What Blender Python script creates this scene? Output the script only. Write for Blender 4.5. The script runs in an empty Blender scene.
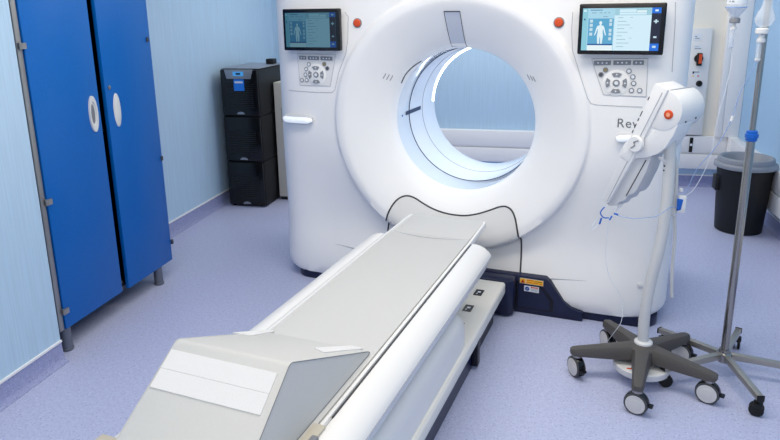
import bpy, bmesh, math, random
from mathutils import Vector, Matrix
random.seed(7)
PI = math.pi
scene = bpy.context.scene
col = scene.collection

# ------------------------------------------------------------------ camera
FPX, PITCH, ROLL, YAW, H = 654.8, math.radians(14.47), math.radians(-.806), math.radians(13.04), 1.6
CX, CY = 390., 180.
def _mm(a, b): return [[sum(a[i][k]*b[k][j] for k in range(3)) for j in range(3)] for i in range(3)]
_c, _s = math.cos(PITCH), math.sin(PITCH); _cr, _sr = math.cos(ROLL), math.sin(ROLL); _cy, _sy = math.cos(YAW), math.sin(YAW)
MC = _mm(_mm([[_cr, -_sr, 0], [_sr, _cr, 0], [0, 0, 1]], [[1, 0, 0], [0, -_s, -_c], [0, _c, -_s]]), [[_cy, _sy, 0], [-_sy, _cy, 0], [0, 0, 1]])
CAM = Vector((0, 0, H))
right, down, fwd = (Vector(r) for r in MC)
cd = bpy.data.cameras.new('camera'); co = bpy.data.objects.new('camera', cd); col.objects.link(co)
cd.sensor_fit = 'HORIZONTAL'; cd.sensor_width = 36; cd.lens = FPX/780*36; cd.shift_y = -(220-CY)/780
m = Matrix.Identity(4)
for i in range(3):
    m[i][0] = right[i]; m[i][1] = -down[i]; m[i][2] = -fwd[i]; m[i][3] = CAM[i]
co.matrix_world = m
scene.camera = co
def ray(u, v): return right*((u-CX)/FPX) + down*((v-CY)/FPX) + fwd
def at_z(u, v, z=0):
    d = ray(u, v); return CAM + d*((z-H)/d.z)
def at_y(u, v, y):
    d = ray(u, v); return CAM + d*(y/d.y)
def at_x(u, v, x):
    d = ray(u, v); return CAM + d*(x/d.x)
# the scanner stands at an angle in the room
SO = Vector((-.421, 3.440, 0)); SA = math.radians(-9.0)
SX = Vector((math.cos(SA), math.sin(SA), 0)); SY = Vector((-math.sin(SA), math.cos(SA), 0))
def loc(p): d = p - SO; return Vector((d.dot(SX), d.dot(SY), d.z))
def wor(p): return SO + SX*p[0] + SY*p[1] + Vector((0, 0, p[2]))
CL = loc(CAM)
def lray(u, v): d = ray(u, v); return Vector((d.dot(SX), d.dot(SY), d.z))

# ------------------------------------------------------------------ materials
def lin(c): return tuple((x/12.92 if x <= .04045 else ((x+.055)/1.055)**2.4) for x in (v/255 for v in c))
def mat(name, rgb, rough=.5, metal=0, spec=.5, noise=0, scale=40, bump=0, stretch=(1, 1, 1), emit=0, trans=0, ior=1.45, alpha=1, coat=0):
    m = bpy.data.materials.new(name); m.use_nodes = True
    nt = m.node_tree; b = nt.nodes['Principled BSDF']
    c = lin(rgb)
    b.inputs['Base Color'].default_value = (*c, 1)
    b.inputs['Roughness'].default_value = rough; b.inputs['Metallic'].default_value = metal
    b.inputs['Specular IOR Level'].default_value = spec
    b.inputs['Transmission Weight'].default_value = trans; b.inputs['IOR'].default_value = ior
    b.inputs['Alpha'].default_value = alpha; b.inputs['Coat Weight'].default_value = coat
    if emit:
        b.inputs['Emission Color'].default_value = (*c, 1); b.inputs['Emission Strength'].default_value = emit
    if noise or bump:
        tc = nt.nodes.new('ShaderNodeTexCoord'); mp = nt.nodes.new('ShaderNodeMapping')
        mp.inputs['Scale'].default_value = stretch
        nz = nt.nodes.new('ShaderNodeTexNoise'); nz.inputs['Scale'].default_value = scale; nz.inputs['Detail'].default_value = 3
        nt.links.new(tc.outputs['Object'], mp.inputs['Vector']); nt.links.new(mp.outputs['Vector'], nz.inputs['Vector'])
        if noise:
            rp = nt.nodes.new('ShaderNodeValToRGB')
            rp.color_ramp.elements[0].position = .3; rp.color_ramp.elements[1].position = .7
            rp.color_ramp.elements[0].color = (*[x*(1-noise) for x in c], 1); rp.color_ramp.elements[1].color = (*[min(1, x*(1+noise)) for x in c], 1)
            nt.links.new(nz.outputs['Fac'], rp.inputs['Fac']); nt.links.new(rp.outputs['Color'], b.inputs['Base Color'])
        if bump:
            bp = nt.nodes.new('ShaderNodeBump'); bp.inputs['Strength'].default_value = bump; bp.inputs['Distance'].default_value = .002
            nt.links.new(nz.outputs['Fac'], bp.inputs['Height']); nt.links.new(bp.outputs['Normal'], b.inputs['Normal'])
    return m
def floor_mat(name, base, dark, light):
    m = mat(name, base, .42, spec=.35)
    nt = m.node_tree; b = nt.nodes['Principled BSDF']
    tc = nt.nodes.new('ShaderNodeTexCoord')
    n1 = nt.nodes.new('ShaderNodeTexNoise'); n1.inputs['Scale'].default_value = 130; n1.inputs['Detail'].default_value = 2
    n2 = nt.nodes.new('ShaderNodeTexNoise'); n2.inputs['Scale'].default_value = 55; n2.inputs['Detail'].default_value = 4
    for n in (n1, n2): nt.links.new(tc.outputs['Object'], n.inputs['Vector'])
    r1 = nt.nodes.new('ShaderNodeValToRGB'); e = r1.color_ramp.elements
    e[0].position = .28; e[0].color = (*lin(dark), 1); e[1].position = .4; e[1].color = (*lin(base), 1)
    x = e.new(.6); x.color = (*lin(base), 1); x = e.new(.74); x.color = (*lin(light), 1)
    r2 = nt.nodes.new('ShaderNodeValToRGB'); e = r2.color_ramp.elements
    e[0].position = .3; e[0].color = (.86, .87, .9, 1); e[1].position = .7; e[1].color = (1.0, 1.0, 1.0, 1)
    mx = nt.nodes.new('ShaderNodeMixRGB'); mx.blend_type = 'MULTIPLY'; mx.inputs['Fac'].default_value = 1
    nt.links.new(n1.outputs['Fac'], r1.inputs['Fac']); nt.links.new(n2.outputs['Fac'], r2.inputs['Fac'])
    nt.links.new(r1.outputs['Color'], mx.inputs['Color1']); nt.links.new(r2.outputs['Color'], mx.inputs['Color2'])
    nt.links.new(mx.outputs['Color'], b.inputs['Base Color'])
    return m
M = {}
M['floor'] = floor_mat('lilac speckled vinyl', (186, 193, 226), (132, 139, 180), (212, 218, 242))
M['cove'] = floor_mat('vinyl skirting', (154, 162, 204), (114, 122, 166), (180, 188, 222))  # floor vinyl in a darker tone, shade of the cove put into the colour
M['wall'] = mat('light blue wall vinyl', (180, 209, 235), .5, spec=.3, noise=.055, scale=9, stretch=(14, 14, .35))
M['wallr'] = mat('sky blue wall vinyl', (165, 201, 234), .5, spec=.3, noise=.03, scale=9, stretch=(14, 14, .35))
M['cream'] = mat('cream wall board', (240, 236, 226), .6)
M['trim'] = mat('white trim', (238, 240, 244), .4)
M['panel'] = mat('white wall panel', (240, 241, 244), .45)
M['ceil'] = mat('ceiling white', (236, 238, 240), .8)
M['shell'] = mat('gloss white shell', (240, 241, 244), .34, spec=.4, noise=.008, scale=6)
M['bore'] = mat('bore plastic with reflected blue', (226, 236, 249), .12, spec=.6, coat=.4)  # blue reflected from the walls is put into the base colour
M['boreline'] = mat('dark bore line', (40, 55, 90), .3)
M['skirt'] = mat('grey white skirt', (216, 217, 219), .4)
M['seam'] = mat('dark seam', (52, 54, 60), .5)
M['seaml'] = mat('pale seam', (178, 182, 192), .5)
M['navy'] = mat('navy plastic', (12, 22, 58), .32, spec=.5, noise=.1, scale=60)
M['navyd'] = mat('navy recess', (6, 10, 28), .4)
M['black'] = mat('black gloss', (12, 14, 20), .2)
M['blackm'] = mat('black matt', (14, 15, 18), .55, noise=.2, scale=80)
M['glow'] = mat('lit white bar', (200, 206, 214), .3, emit=.85)
M['barrim'] = mat('pale grey bar rim', (206, 209, 216), .35)
M['glow2'] = mat('glowing bore arc', (236, 244, 255), .3, emit=6)  # glow of the added arc, strong enough to brighten the bore
M['orange'] = mat('orange plastic', (212, 78, 34), .4)
M['orangel'] = mat('pale orange symbol', (246, 168, 128), .4)
M['greyb'] = mat('grey button', (134, 138, 146), .45)
M['white'] = mat('white plastic', (238, 239, 241), .4)
M['bright'] = mat('pure white plastic', (228, 229, 231), .38)
M['mattress'] = mat('warm grey mat', (200, 201, 202), .6, spec=.3, noise=.012, scale=200, bump=.05)
M['foam'] = mat('grey vinyl foam', (198, 199, 199), .55, spec=.3, noise=.015, scale=150, bump=.06)
M['velcro'] = mat('white velcro', (222, 223, 226), .9, spec=.1, noise=.04, scale=600, bump=.5)
M['tablew'] = mat('table off white', (232, 231, 226), .45)
M['blue'] = mat('royal blue laminate', (0, 98, 184), .36, spec=.4, noise=.05, scale=90, bump=.06)
M['bluee'] = mat('blue laminate edge', (10, 76, 156), .5)
M['steel'] = mat('brushed grey metal', (158, 158, 158), .38, metal=.7)
M['dsteel'] = mat('dark hinge metal', (90, 92, 98), .4, metal=.6)
M['chrome'] = mat('stainless steel', (160, 158, 154), .22, metal=1)
M['brushed'] = mat('brushed steel leg', (176, 172, 164), .38, metal=.85)
M['leggrey'] = mat('grey leg', (108, 114, 128), .35, metal=.4)
M['handle'] = mat('pale grey plastic', (214, 216, 220), .35)
M['handled'] = mat('recess grey', (120, 124, 132), .5)
M['silver'] = mat('silver plastic', (150, 156, 168), .35, metal=.4)
M['lcd'] = mat('lcd blue', (70, 150, 210), .3, emit=.5)
M['bluelab'] = mat('bright blue label', (28, 128, 235), .4)
M['beige'] = mat('beige steel', (222, 221, 214), .5)
M['star'] = mat('charcoal plastic', (82, 80, 80), .5, spec=.35, noise=.05, scale=200)
M['pole'] = mat('pale grey painted tube', (204, 206, 208), .35)
M['head'] = mat('injector white', (234, 235, 237), .38)
M['headg'] = mat('injector grey', (206, 208, 214), .42)
M['wheel'] = mat('grey wheel disc', (206, 206, 208), .45)
M['wheelr'] = mat('wheel tyre', (70, 72, 76), .6)
M['bin'] = mat('black bin plastic', (12, 13, 17), .5, noise=.1, scale=50)
M['binlid'] = mat('grey bin lid', (138, 144, 156), .42)
M['clampb'] = mat('blue plastic clamp', (20, 98, 196), .35)
M['clear'] = mat('clear plastic', (236, 242, 250), .1, alpha=.34)
M['film'] = mat('frosted plastic bag', (240, 244, 250), .3, alpha=.36)
M['liquid'] = mat('clear liquid', (206, 222, 246), .05, alpha=.4)
M['tubew'] = mat('translucent white tube', (226, 232, 242), .25)
M['tubeb'] = mat('pale blue tube', (150, 176, 220), .25)
M['yellow'] = mat('yellow label', (244, 186, 40), .5)
M['labelw'] = mat('white label', (226, 232, 240), .5)
M['labelb'] = mat('blue symbol', (30, 80, 160), .5)
M['olive'] = mat('olive key', (150, 138, 96), .5)
M['text'] = mat('grey lettering', (110, 114, 122), .5)
M['strap'] = mat('beige clear strap', (190, 184, 170), .4)

# ------------------------------------------------------------------ mesh builder
class MB:
    def __init__(s): s.v = []; s.f = []; s.mi = []; s.mats = []
    def _m(s, m):
        if m is None: return 0
        if m not in s.mats: s.mats.append(m)
        return s.mats.index(m)
    def add(s, vs, fs, m=None):
        o = len(s.v); k = s._m(m); s.v += [Vector(p) for p in vs]
        for f in fs: s.f.append([i+o for i in f]); s.mi.append(k)
        return s
    def box(s, x0, x1, y0, y1, z0, z1, m=None):
        vs = [(x, y, z) for z in (z0, z1) for y in (y0, y1) for x in (x0, x1)]
        return s.add(vs, [(0, 2, 3, 1), (4, 5, 7, 6), (0, 1, 5, 4), (2, 6, 7, 3), (0, 4, 6, 2), (1, 3, 7, 5)], m)
    def obox(s, c, ax, hs, m=None):       # oriented box: centre, three unit axes, half sizes
        c = Vector(c); vs = [c+ax[0]*(hs[0]*i)+ax[1]*(hs[1]*j)+ax[2]*(hs[2]*k) for k in (-1, 1) for j in (-1, 1) for i in (-1, 1)]
        return s.add(vs, [(0, 2, 3, 1), (4, 5, 7, 6), (0, 1, 5, 4), (2, 6, 7, 3), (0, 4, 6, 2), (1, 3, 7, 5)], m)
    def rings(s, rs, cap0=True, cap1=True, closed=True, m=None):
        n = len(rs[0]); vs = [p for r in rs for p in r]; fs = []
        for a in range(len(rs)-1):
            for i in range(n if closed else n-1):
                j = (i+1) % n; fs.append((a*n+i, a*n+j, (a+1)*n+j, (a+1)*n+i))
        if cap0: fs.append(tuple(range(n))[::-1])
        if cap1: fs.append(tuple((len(rs)-1)*n+i for i in range(n)))
        return s.add(vs, fs, m)
    def prism(s, poly, axis_o, ex, ey, d, m=None):   # 2-D polygon in plane (ex,ey) at axis_o, extruded by vector d
        o = Vector(axis_o); ex = Vector(ex); ey = Vector(ey); d = Vector(d)
        a = [o+ex*p[0]+ey*p[1] for p in poly]
        return s.rings([a, [p+d for p in a]], m=m)
    def cyl(s, p, q, r, r2=None, n=20, m=None):
        p = Vector(p); q = Vector(q); r2 = r if r2 is None else r2
        d = (q-p).normalized(); a = d.orthogonal().normalized(); b = d.cross(a)
        ring = lambda c, r: [c+a*(r*math.cos(2*PI*i/n))+b*(r*math.sin(2*PI*i/n)) for i in range(n)]
        return s.rings([ring(p, r), ring(q, r2)], m=m)
    def lathe(s, c, prof, n=32, axis=(0, 0, 1), m=None, cap0=True, cap1=True):  # prof: (radius, height)
        c = Vector(c); d = Vector(axis).normalized(); a = d.orthogonal().normalized(); b = d.cross(a)
        return s.rings([[c+d*h+a*(max(r, 1e-4)*math.cos(2*PI*i/n))+b*(max(r, 1e-4)*math.sin(2*PI*i/n)) for i in range(n)] for r, h in prof], cap0, cap1, m=m)
    def tube(s, pts, r, n=10, m=None, sub=6, closed=False, radii=None):
        pts = [Vector(p) for p in pts]
        if sub > 1 and len(pts) > 2:
            q = []; N = len(pts); rng = range(N if closed else N-1); rr = []
            for i in rng:
                g = lambda k: pts[k % N] if closed else pts[min(max(k, 0), N-1)]
                p0, p1, p2, p3 = g(i-1), g(i), g(i+1), g(i+2)
                for k in range(sub):
                    t = k/sub
                    q.append(.5*((2*p1)+(p2-p0)*t+(2*p0-5*p1+4*p2-p3)*t*t+(3*p1-p0-3*p2+p3)*t**3))
                    if radii: rr.append(radii[i]*(1-t)+radii[min(i+1, N-1)]*t)
            if not closed: q.append(pts[-1]); rr.append(radii[-1] if radii else r)
            pts = q; radii = rr if radii else None
        rs = []; a = None; N = len(pts)
        if closed: a = (pts[0]-sum(pts, Vector())/N); a = a if a.length > 1e-6 else None
        for i, p in enumerate(pts):
            d = (pts[(i+1) % N]-pts[i-1]) if closed else (pts[min(i+1, N-1)]-pts[max(i-1, 0)])
            if d.length < 1e-9: d = Vector((0, 0, 1))
            d.normalize()
            a = d.orthogonal() if a is None else a-d*a.dot(d)
            a.normalize(); b = d.cross(a); k = radii[i] if radii else r
            rs.append([p+a*(k*math.cos(2*PI*j/n))+b*(k*math.sin(2*PI*j/n)) for j in range(n)])
        if closed: rs.append(rs[0])
        return s.rings(rs, not closed, not closed, m=m)
    def build(s, name, mt=None, parent=None, bevel=0, seg=2, smooth=35, merge=True, origin=None, normals=True):
        me = bpy.data.meshes.new(name); bm = bmesh.new()
        vv = [bm.verts.new(p) for p in s.v]
        for f, k in zip(s.f, s.mi):
            try:
                fc = bm.faces.new([vv[i] for i in f]); fc.material_index = k
            except ValueError: pass
        if merge: bmesh.ops.remove_doubles(bm, verts=bm.verts, dist=1e-5)
        if normals: bmesh.ops.recalc_face_normals(bm, faces=bm.faces)
        if bevel:
            es = [e for e in bm.edges if len(e.link_faces) == 2 and e.calc_face_angle(0) > .6]
            bmesh.ops.bevel(bm, geom=es, offset=bevel, segments=seg, profile=.5, affect='EDGES', clamp_overlap=True)
        for f in bm.faces: f.smooth = True
        o_ = Vector(origin) if origin else None
        if o_ is not None: bmesh.ops.translate(bm, verts=bm.verts, vec=-o_)
        bm.to_mesh(me); bm.free()
        me.set_sharp_from_angle(angle=math.radians(smooth))
        for x in (s.mats or [mt]): me.materials.append(x)
        o = bpy.data.objects.new(name, me); col.objects.link(o)
        if o_ is not None: o.location = o_
        if parent is not None: o.parent = parent
        return o
def tag(o, label=None, cat=None, group=None, kind=None):
    if label: o['label'] = label
    if cat: o['category'] = cat
    if group: o['group'] = group
    if kind: o['kind'] = kind
    return o
def thing(name, label, cat, loc=(0, 0, 0), rz=0, group=None):
    o = bpy.data.objects.new(name, None); col.objects.link(o); o.empty_display_size = .1
    o.location = loc; o.rotation_euler = (0, 0, rz)
    return tag(o, label, cat, group)
def struct(o, label=None, cat=None): o['kind'] = 'structure'; return tag(o, label, cat)
def copy_tree(o, parent=None, **kw):
    c = o.copy(); col.objects.link(c); c.parent = parent
    for ch in list(o.children): copy_tree(ch, c)
    return c
def smooth01(a, b, x): t = min(1, max(0, (x-a)/(b-a))); return t*t*(3-2*t)
def chaikin(p, n=2, closed=True):
    for _ in range(n):
        q = []; N = len(p)
        for i in range(N if closed else N-1):
            a, b = Vector(p[i]), Vector(p[(i+1) % N]); q += [a*.75+b*.25, a*.25+b*.75]
        p = q if closed else [Vector(p[0])]+q+[Vector(p[-1])]
    return p

# ------------------------------------------------------------------ the room
XL, XN, XR, YB, YN, ZC = -2.64, -2.175, 1.715, 6.31, 2.40, 2.75
YF = -2.2
struct(MB().box(XL-.3, XR+.3, YF, YB+.3, -.1, 0).build('floor', M['floor']), 'lilac speckled vinyl floor', 'floor')
struct(MB().box(XL-.3, XR+.3, YF, YB+.3, ZC, ZC+.1).build('ceiling', M['ceil']), 'white ceiling of the scanner room', 'ceiling')
struct(MB().box(XL-.2, XR+.2, YB, YB+.2, 0, ZC).build('wall_back', M['wall']), 'light blue wall behind the scanner', 'wall')
struct(MB().box(XL-.2, XL, YN, YB, 0, ZC).build('wall_left', M['wall']), 'light blue left wall beyond the cupboard', 'wall')
struct(MB().box(XL-.2, XN, YF, YN, 0, ZC).build('wall_left_near', M['wall']), 'light blue left wall in front of the cupboard', 'wall')
struct(MB().box(XR, XR+.2, YF, YB, 0, ZC).build('wall_right', M['wallr']), 'sky blue right wall', 'wall')
struct(MB().box(XL-.2, XR+.2, YF-.2, YF, 0, ZC).build('wall_front', M['panel']), 'white wall behind the camera', 'wall')
def skirting(name, pts, nrm, lab):
    b = MB(); n = Vector(nrm)
    a, c = Vector(pts[0]), Vector(pts[1])
    prof = [(0, .1), (.004, .1), (.006, .05), (.010, .024), (.02, .009), (.034, .002), (.034, 0), (0, 0)]
    rs = [[p+n*x+Vector((0, 0, z)) for x, z in prof] for p in (a, c)]
    b.rings(rs)
    struct(b.build(name, M['cove'], smooth=60), lab, 'skirting')
def trimstrip(name, x0, x1, y0, y1, lab):
    struct(MB().box(x0, x1, y0, y1, .099, .109).build(name, M['trim']), lab, 'trim')
skirting('baseboard_left_near', [(XN, YF, 0), (XN, YN, 0)], (1, 0, 0), 'lilac coved skirting along the left wall before the cupboard')
skirting('baseboard_left', [(XL, YN, 0), (XL, YB, 0)], (1, 0, 0), 'lilac coved skirting along the left wall beyond the cupboard')
skirting('baseboard_back', [(XL, YB, 0), (XR, YB, 0)], (0, -1, 0), 'lilac coved skirting along the back wall')
skirting('baseboard_right', [(XR, YF, 0), (XR, YB, 0)], (-1, 0, 0), 'lilac coved skirting along the right wall')
trimstrip('trim_1', XN, XN+.009, YF, YN, 'thin white cap strip on the near left skirting')
trimstrip('trim_2', XL, XL+.009, YN, YB, 'thin white cap strip on the far left skirting')
trimstrip('trim_3', XL, XR, YB-.012, YB, 'thin white cap strip on the back skirting')
trimstrip('trim_4', XR-.012, XR, YF, YB, 'thin white cap strip on the right skirting')
# white corner line in the back left corner
struct(MB().box(XL, XL+.009, YB-.012, YB, .1, ZC).build('trim_5', M['wall']), 'pale corner strip in the back left corner', 'trim')
# wall trunking: two ducts with a gap, back wall and right wall
TY = YB-.075
b = MB(); b.box(XL, XR-.001, TY, YB, .325, .478).box(XL, XR-.001, TY-.004, YB, .178, .312).box(XL, XR-.001, TY+.02, YB, .31, .327)
struct(b.build('trim_6', M['panel'], bevel=.004), 'white double cable trunking along the back wall', 'trunking')
b = MB(); b.box(XR-.075, XR, YF, TY-.005, .325, .478).box(XR-.079, XR, YF, TY-.005, .178, .312).box(XR-.055, XR, YF, TY-.005, .31, .327)
struct(b.build('trim_7', M['panel'], bevel=.004), 'white double cable trunking along the right wall', 'trunking')
struct(MB().box(XR-.082, XR-.003, TY-.09, TY-.003, .172, .484).build('trim_8', M['panel'], bevel=.004), 'white corner piece of the wall trunking', 'trunking')
# socket gap in trunking by the panel
struct(MB().box(1.325, 1.352, TY-.008, TY+.005, .332, .465, M['blackm']).box(1.328, 1.349, TY-.0085, TY, .39, .41, M['labelw']).build('trim_9'), 'dark socket end in the white back wall trunking', 'trunking')
# boards of the back wall to the right of the scanner
struct(MB().box(1.05, 1.53, YB-.03, YB-.0005, .479, ZC).build('trim_10', M['cream']), 'cream wall board behind the isolator box', 'wall board')
b = MB(); b.box(1.53, 1.578, YB-.1, YB-.0005, .479, ZC).box(1.58, XR-.001, YB-.1, YB-.0005, .479, ZC)
struct(b.build('trim_11', M['panel'], bevel=.003), 'white vertical duct cover in the back right corner', 'wall board')

# ------------------------------------------------------------------ blue cupboard
DX = -2.2
cup = thing('storage_cupboard', 'tall blue two-door cupboard on short grey legs in the left wall recess', 'cupboard', (DX, 2.96, 0))
cupo = Vector((DX, 2.96, 0))
def W(b, name, mt, parent, o, **k):       # build in room coordinates under a parent standing unrotated at o
    for i, p in enumerate(b.v): b.v[i] = p-o
    return b.build(name, mt, parent, **k)
b = MB(); b.box(XL+.01, DX-.022, 2.475, 2.495, .13, 2.0).box(XL+.01, DX-.022, 3.42, 3.44, .13, 2.0).box(XL+.01, XL+.025, 2.495, 3.42, .13, 2.0)
b.box(XL+.025, DX-.03, 2.495, 3.42, .13, .15).box(XL+.025, DX-.03, 2.495, 3.42, 1.98, 2.0).box(XL+.025, DX-.05, 2.495, 3.42, 1.0, 1.02)
W(b, 'carcass', M['blackm'], cup, cupo)
W(MB().box(DX-.04, DX-.005, 2.442, 2.474, .12, 2.0), 'frame_post', M['steel'], cup, cupo, bevel=.006)
W(MB().box(DX-.09, DX-.05, 2.955, 2.985, .12, 1.98), 'frame_post', M['blackm'], cup, cupo)
W(MB().box(DX-.06, DX-.035, 2.963, 2.982, .11, .16), 'frame_foot', M['steel'], cup, cupo)
d1 = W(MB().box(DX-.022, DX, 2.478, 2.928, .122, 2.0), 'door', M['blue'], cup, cupo, bevel=.002)
d2 = W(MB().box(DX-.022, DX, 2.988, 3.44, .115, 2.0), 'door', M['blue'], cup, cupo, bevel=.002)
tag(d1, 'left blue door with recessed oval grip'); tag(d2, 'right blue door with flat oval grip and lock')
def oval(cy, cz, ry, rz, x0, x1, inner=None):
    b = MB(); n = 40; rg = lambda a, c, x: [(x, cy+a*math.cos(2*PI*i/n), cz+c*math.sin(2*PI*i/n)) for i in range(n)]
    if inner:
        b.rings([rg(ry, rz, x0), rg(ry*.97, rz*.99, x1), rg(ry*inner, rz*inner, x1), rg(ry*inner*.96, rz*inner*.97, x0+.001)], True, True, m=None)
    else:
        b.rings([rg(ry, rz, x0), rg(ry*.97, rz*.99, x1*.3+x0*.7), rg(ry*.7, rz*.8, x1), rg(ry*.25, rz*.3, x1+.002)])
    return b
p = at_x(93, 114, DX); q = at_x(117.2, 110, DX)
W(oval(p.y, p.z, .032, .092, DX, DX+.008, .68), 'handle', M['handle'], d1, cupo)
W(oval(p.y, p.z, .021, .062, DX+.0005, DX+.001), 'handle_recess', M['handled'], d1, cupo)
W(oval(q.y, q.z, .030, .09, DX, DX+.008), 'handle', M['handle'], d2, cupo)
p = at_x(109, 87.5, DX)
W(MB().lathe((DX, p.y, p.z), [(.011, 0), (.011, .004), (.008, .006)], 16, (1, 0, 0)), 'lock', M['chrome'], d2, cupo)
for (u, v) in ((21.5, 46), (48, 202), (65, 311)):
    p = at_x(u, v, DX)
    W(MB().box(DX-.01, DX+.012, p.y-.012, p.y+.016, p.z-.013, p.z+.013).cyl((DX+.004, p.y-.012, p.z-.014), (DX+.004, p.y-.012, p.z+.014), .007, n=12), 'hinge', M['steel'], d1, cupo)
for (u, v) in ((146.5, 39.5), (161, 158.5), (171.5, 242)):
    p = at_x(u, v, DX)
    W(MB().box(DX-.012, DX+.006, p.y-.004, p.y+.014, p.z-.013, p.z+.013), 'hinge', M['dsteel'], d2, cupo)
for (u, v) in ((66, 349), (160, 284)):
    p = at_z(u, v); x = -2.228; y = p.y
    W(MB().lathe((x, y, 0), [(.028, 0), (.03, .004), (.03, .012), (.026, .014), (.026, .125)], 24), 'leg', M['leggrey'], cup, cupo)
for y in (2.5, 3.4):
    W(MB().lathe((-2.58, y, 0), [(.028, 0), (.03, .012), (.026, .014), (.026, .13)], 24), 'leg', M['leggrey'], cup, cupo)

# ------------------------------------------------------------------ power supply tower and beige cabinet
ux0, ux1, uy0, uy1 = -2.56, -2.225, 4.94, 5.55
uo = Vector(((ux0+ux1)/2, (uy0+uy1)/2, 0))
ups = thing('power_supply_tower', 'tall black power supply tower of three stacked modules by the left wall', 'power supply', uo)
hz = 1.162
for k in range(3):
    z0 = .012+k*(hz-.012)/3; z1 = .012+(k+1)*(hz-.012)/3-.005
    mo = W(MB().box(ux0, ux1, uy0+.02, uy1, z0, z1), 'module', M['blackm'], ups, uo, bevel=.004)
    b = MB(); b.box(ux0+.004, ux1-.004, uy0, uy0+.022, z0+.004, z1-.003)
    W(b, 'front_cover', M['black'], mo, uo, bevel=.008)
    b = MB()
    for j in range(12):
        zz = z0+.07+j*.017
        b.box(ux0+.05, ux1-.05, uy0-.0015, uy0+.004, zz, zz+.006)
    W(b, 'vent_slats', M['blackm'], mo, uo)
    cx = (ux0+ux1)/2
    n = 14; ar = [(.034*math.cos(PI*i/n), .02*math.sin(PI*i/n)) for i in range(n+1)]
    W(MB().prism(ar, (cx, uy0-.005, z0+.016), (1, 0, 0), (0, 0, 1), (0, .008, 0)), 'release_latch', M['silver'], mo, uo)
W(MB().prism([(-.125, 0), (.125, 0), (.105, -.075), (-.105, -.075)], ((ux0+ux1)/2, uy0-.006, hz-.004), (1, 0, 0), (0, 0, 1), (0, .02, 0)), 'control_panel', M['silver'], ups, uo, bevel=.004)
W(MB().box((ux0+ux1)/2-.045, (ux0+ux1)/2+.045, uy0-.008, uy0, hz-.055, hz-.02, M['lcd']).box((ux0+ux1)/2-.02, (ux0+ux1)/2+.02, uy0-.0085, uy0, hz-.045, hz-.03, M['navy']), 'display', None, ups, uo)
W(MB().box((ux0+ux1)/2-.045, (ux0+ux1)/2+.045, uy0-.004, uy0+.01, hz-.175, hz-.082, M['bluelab']).box((ux0+ux1)/2-.035, (ux0+ux1)/2+.035, uy0-.005, uy0, hz-.113, hz-.098, M['labelw']), 'blue_label', None, ups, uo)
W(MB().box(ux0, ux1, uy0+.02, uy1, hz, hz+.006), 'top_cover', M['silver'], ups, uo, bevel=.003)
kb = MB(); kb.box(-2.34, -2.27, 5.38, 5.46, hz+.006, hz+.05)
W(kb, 'connector', M['blackm'], ups, uo, bevel=.006)
for k in range(4): W(MB().lathe((ux0+.03+(k % 2)*.246, uy0+.05+(k//2)*.42, 0), [(.015, 0), (.02, .013)], 12), 'foot', M['blackm'], ups, uo)
bo = Vector((-2.03, 5.55, 0))
bc = thing('beige_cabinet', 'low beige steel cabinet between the black tower and the scanner', 'cabinet', bo)
W(MB().box(-2.206, -1.85, 5.20, 5.8, .03, 1.03), 'body', M['beige'], bc, bo, bevel=.006)
b = MB()
for i in range(5):
    for j in range(7): b.lathe((-2.145+i*.014, 5.2005, .70+j*.018), [(.004, 0), (.004, .001)], 8, (0, -1, 0))
W(b, 'vent_holes', M['blackm'], bc, bo)
W(MB().box(-2.196, -1.865, 5.215, 5.79, 0, .032), 'plinth', M['blackm'], bc, bo)

# ------------------------------------------------------------------ scanner gantry
gan = thing('scanner_gantry', 'large white ring-shaped scanner gantry with two screens on a navy base', 'medical scanner', SO, SA)
GX, GZ, RR = -.025, 1.0, .69
PR = [(.400, .20), (.4015, .185), (.408, .165), (.424, .138), (.47, .098), (.53, .056), (.59, .019), (.628, -.002), (.644, -.0085), (.654, -.0105), (.686, -.0105), (.694, -.008), (.700, -.002), (.706, .003)]
def yprof(r):
    if r <= PR[0][0]: return PR[0][1]
    for (a, ya), (c, yc) in zip(PR, PR[1:]):
        if r <= c: return ya+(yc-ya)*(r-a)/(c-a)
    return PR[-1][1]
HW, RXC, RYC = 1.128, .22, .22            # half width, plan radius of the corners
ZB, ZT = .044, 1.86
PE = 2.7
def ylow(x, z): return (.05*smooth01(.92, .42, z)-.062*smooth01(.40, .09, z))*(1-.8*smooth01(.75, 1.08, abs(x-GX)))
def ybody(x, z):
    y = .003+ylow(x, z)
    ax = abs(x-GX)-(HW-RXC)
    if ax > 0: y += RYC*(1-max(0, 1-min(1, ax/RXC)**PE)**(1/PE))
    return y
def ysurf(x, z):
    r = math.hypot(x-GX, z-GZ)
    if r < .706:
        return yprof(r) + (ylow(x, z) if r > .69 else 0)*smooth01(.69, .706, r)
    return ybody(x, z)
def G(u, v, off=0):                        # where the sight line of an image point meets the front of the gantry
    d = lray(u, v); t = (-.25-CL.y)/d.y
    for _ in range(4000):
        p = CL+d*t
        if p.y >= ysurf(p.x, p.z): break
        t += .0004
    return p.x, p.z
def onS(x, z, off=.0): return Vector((x, ysurf(x, z)-off, z))
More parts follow.
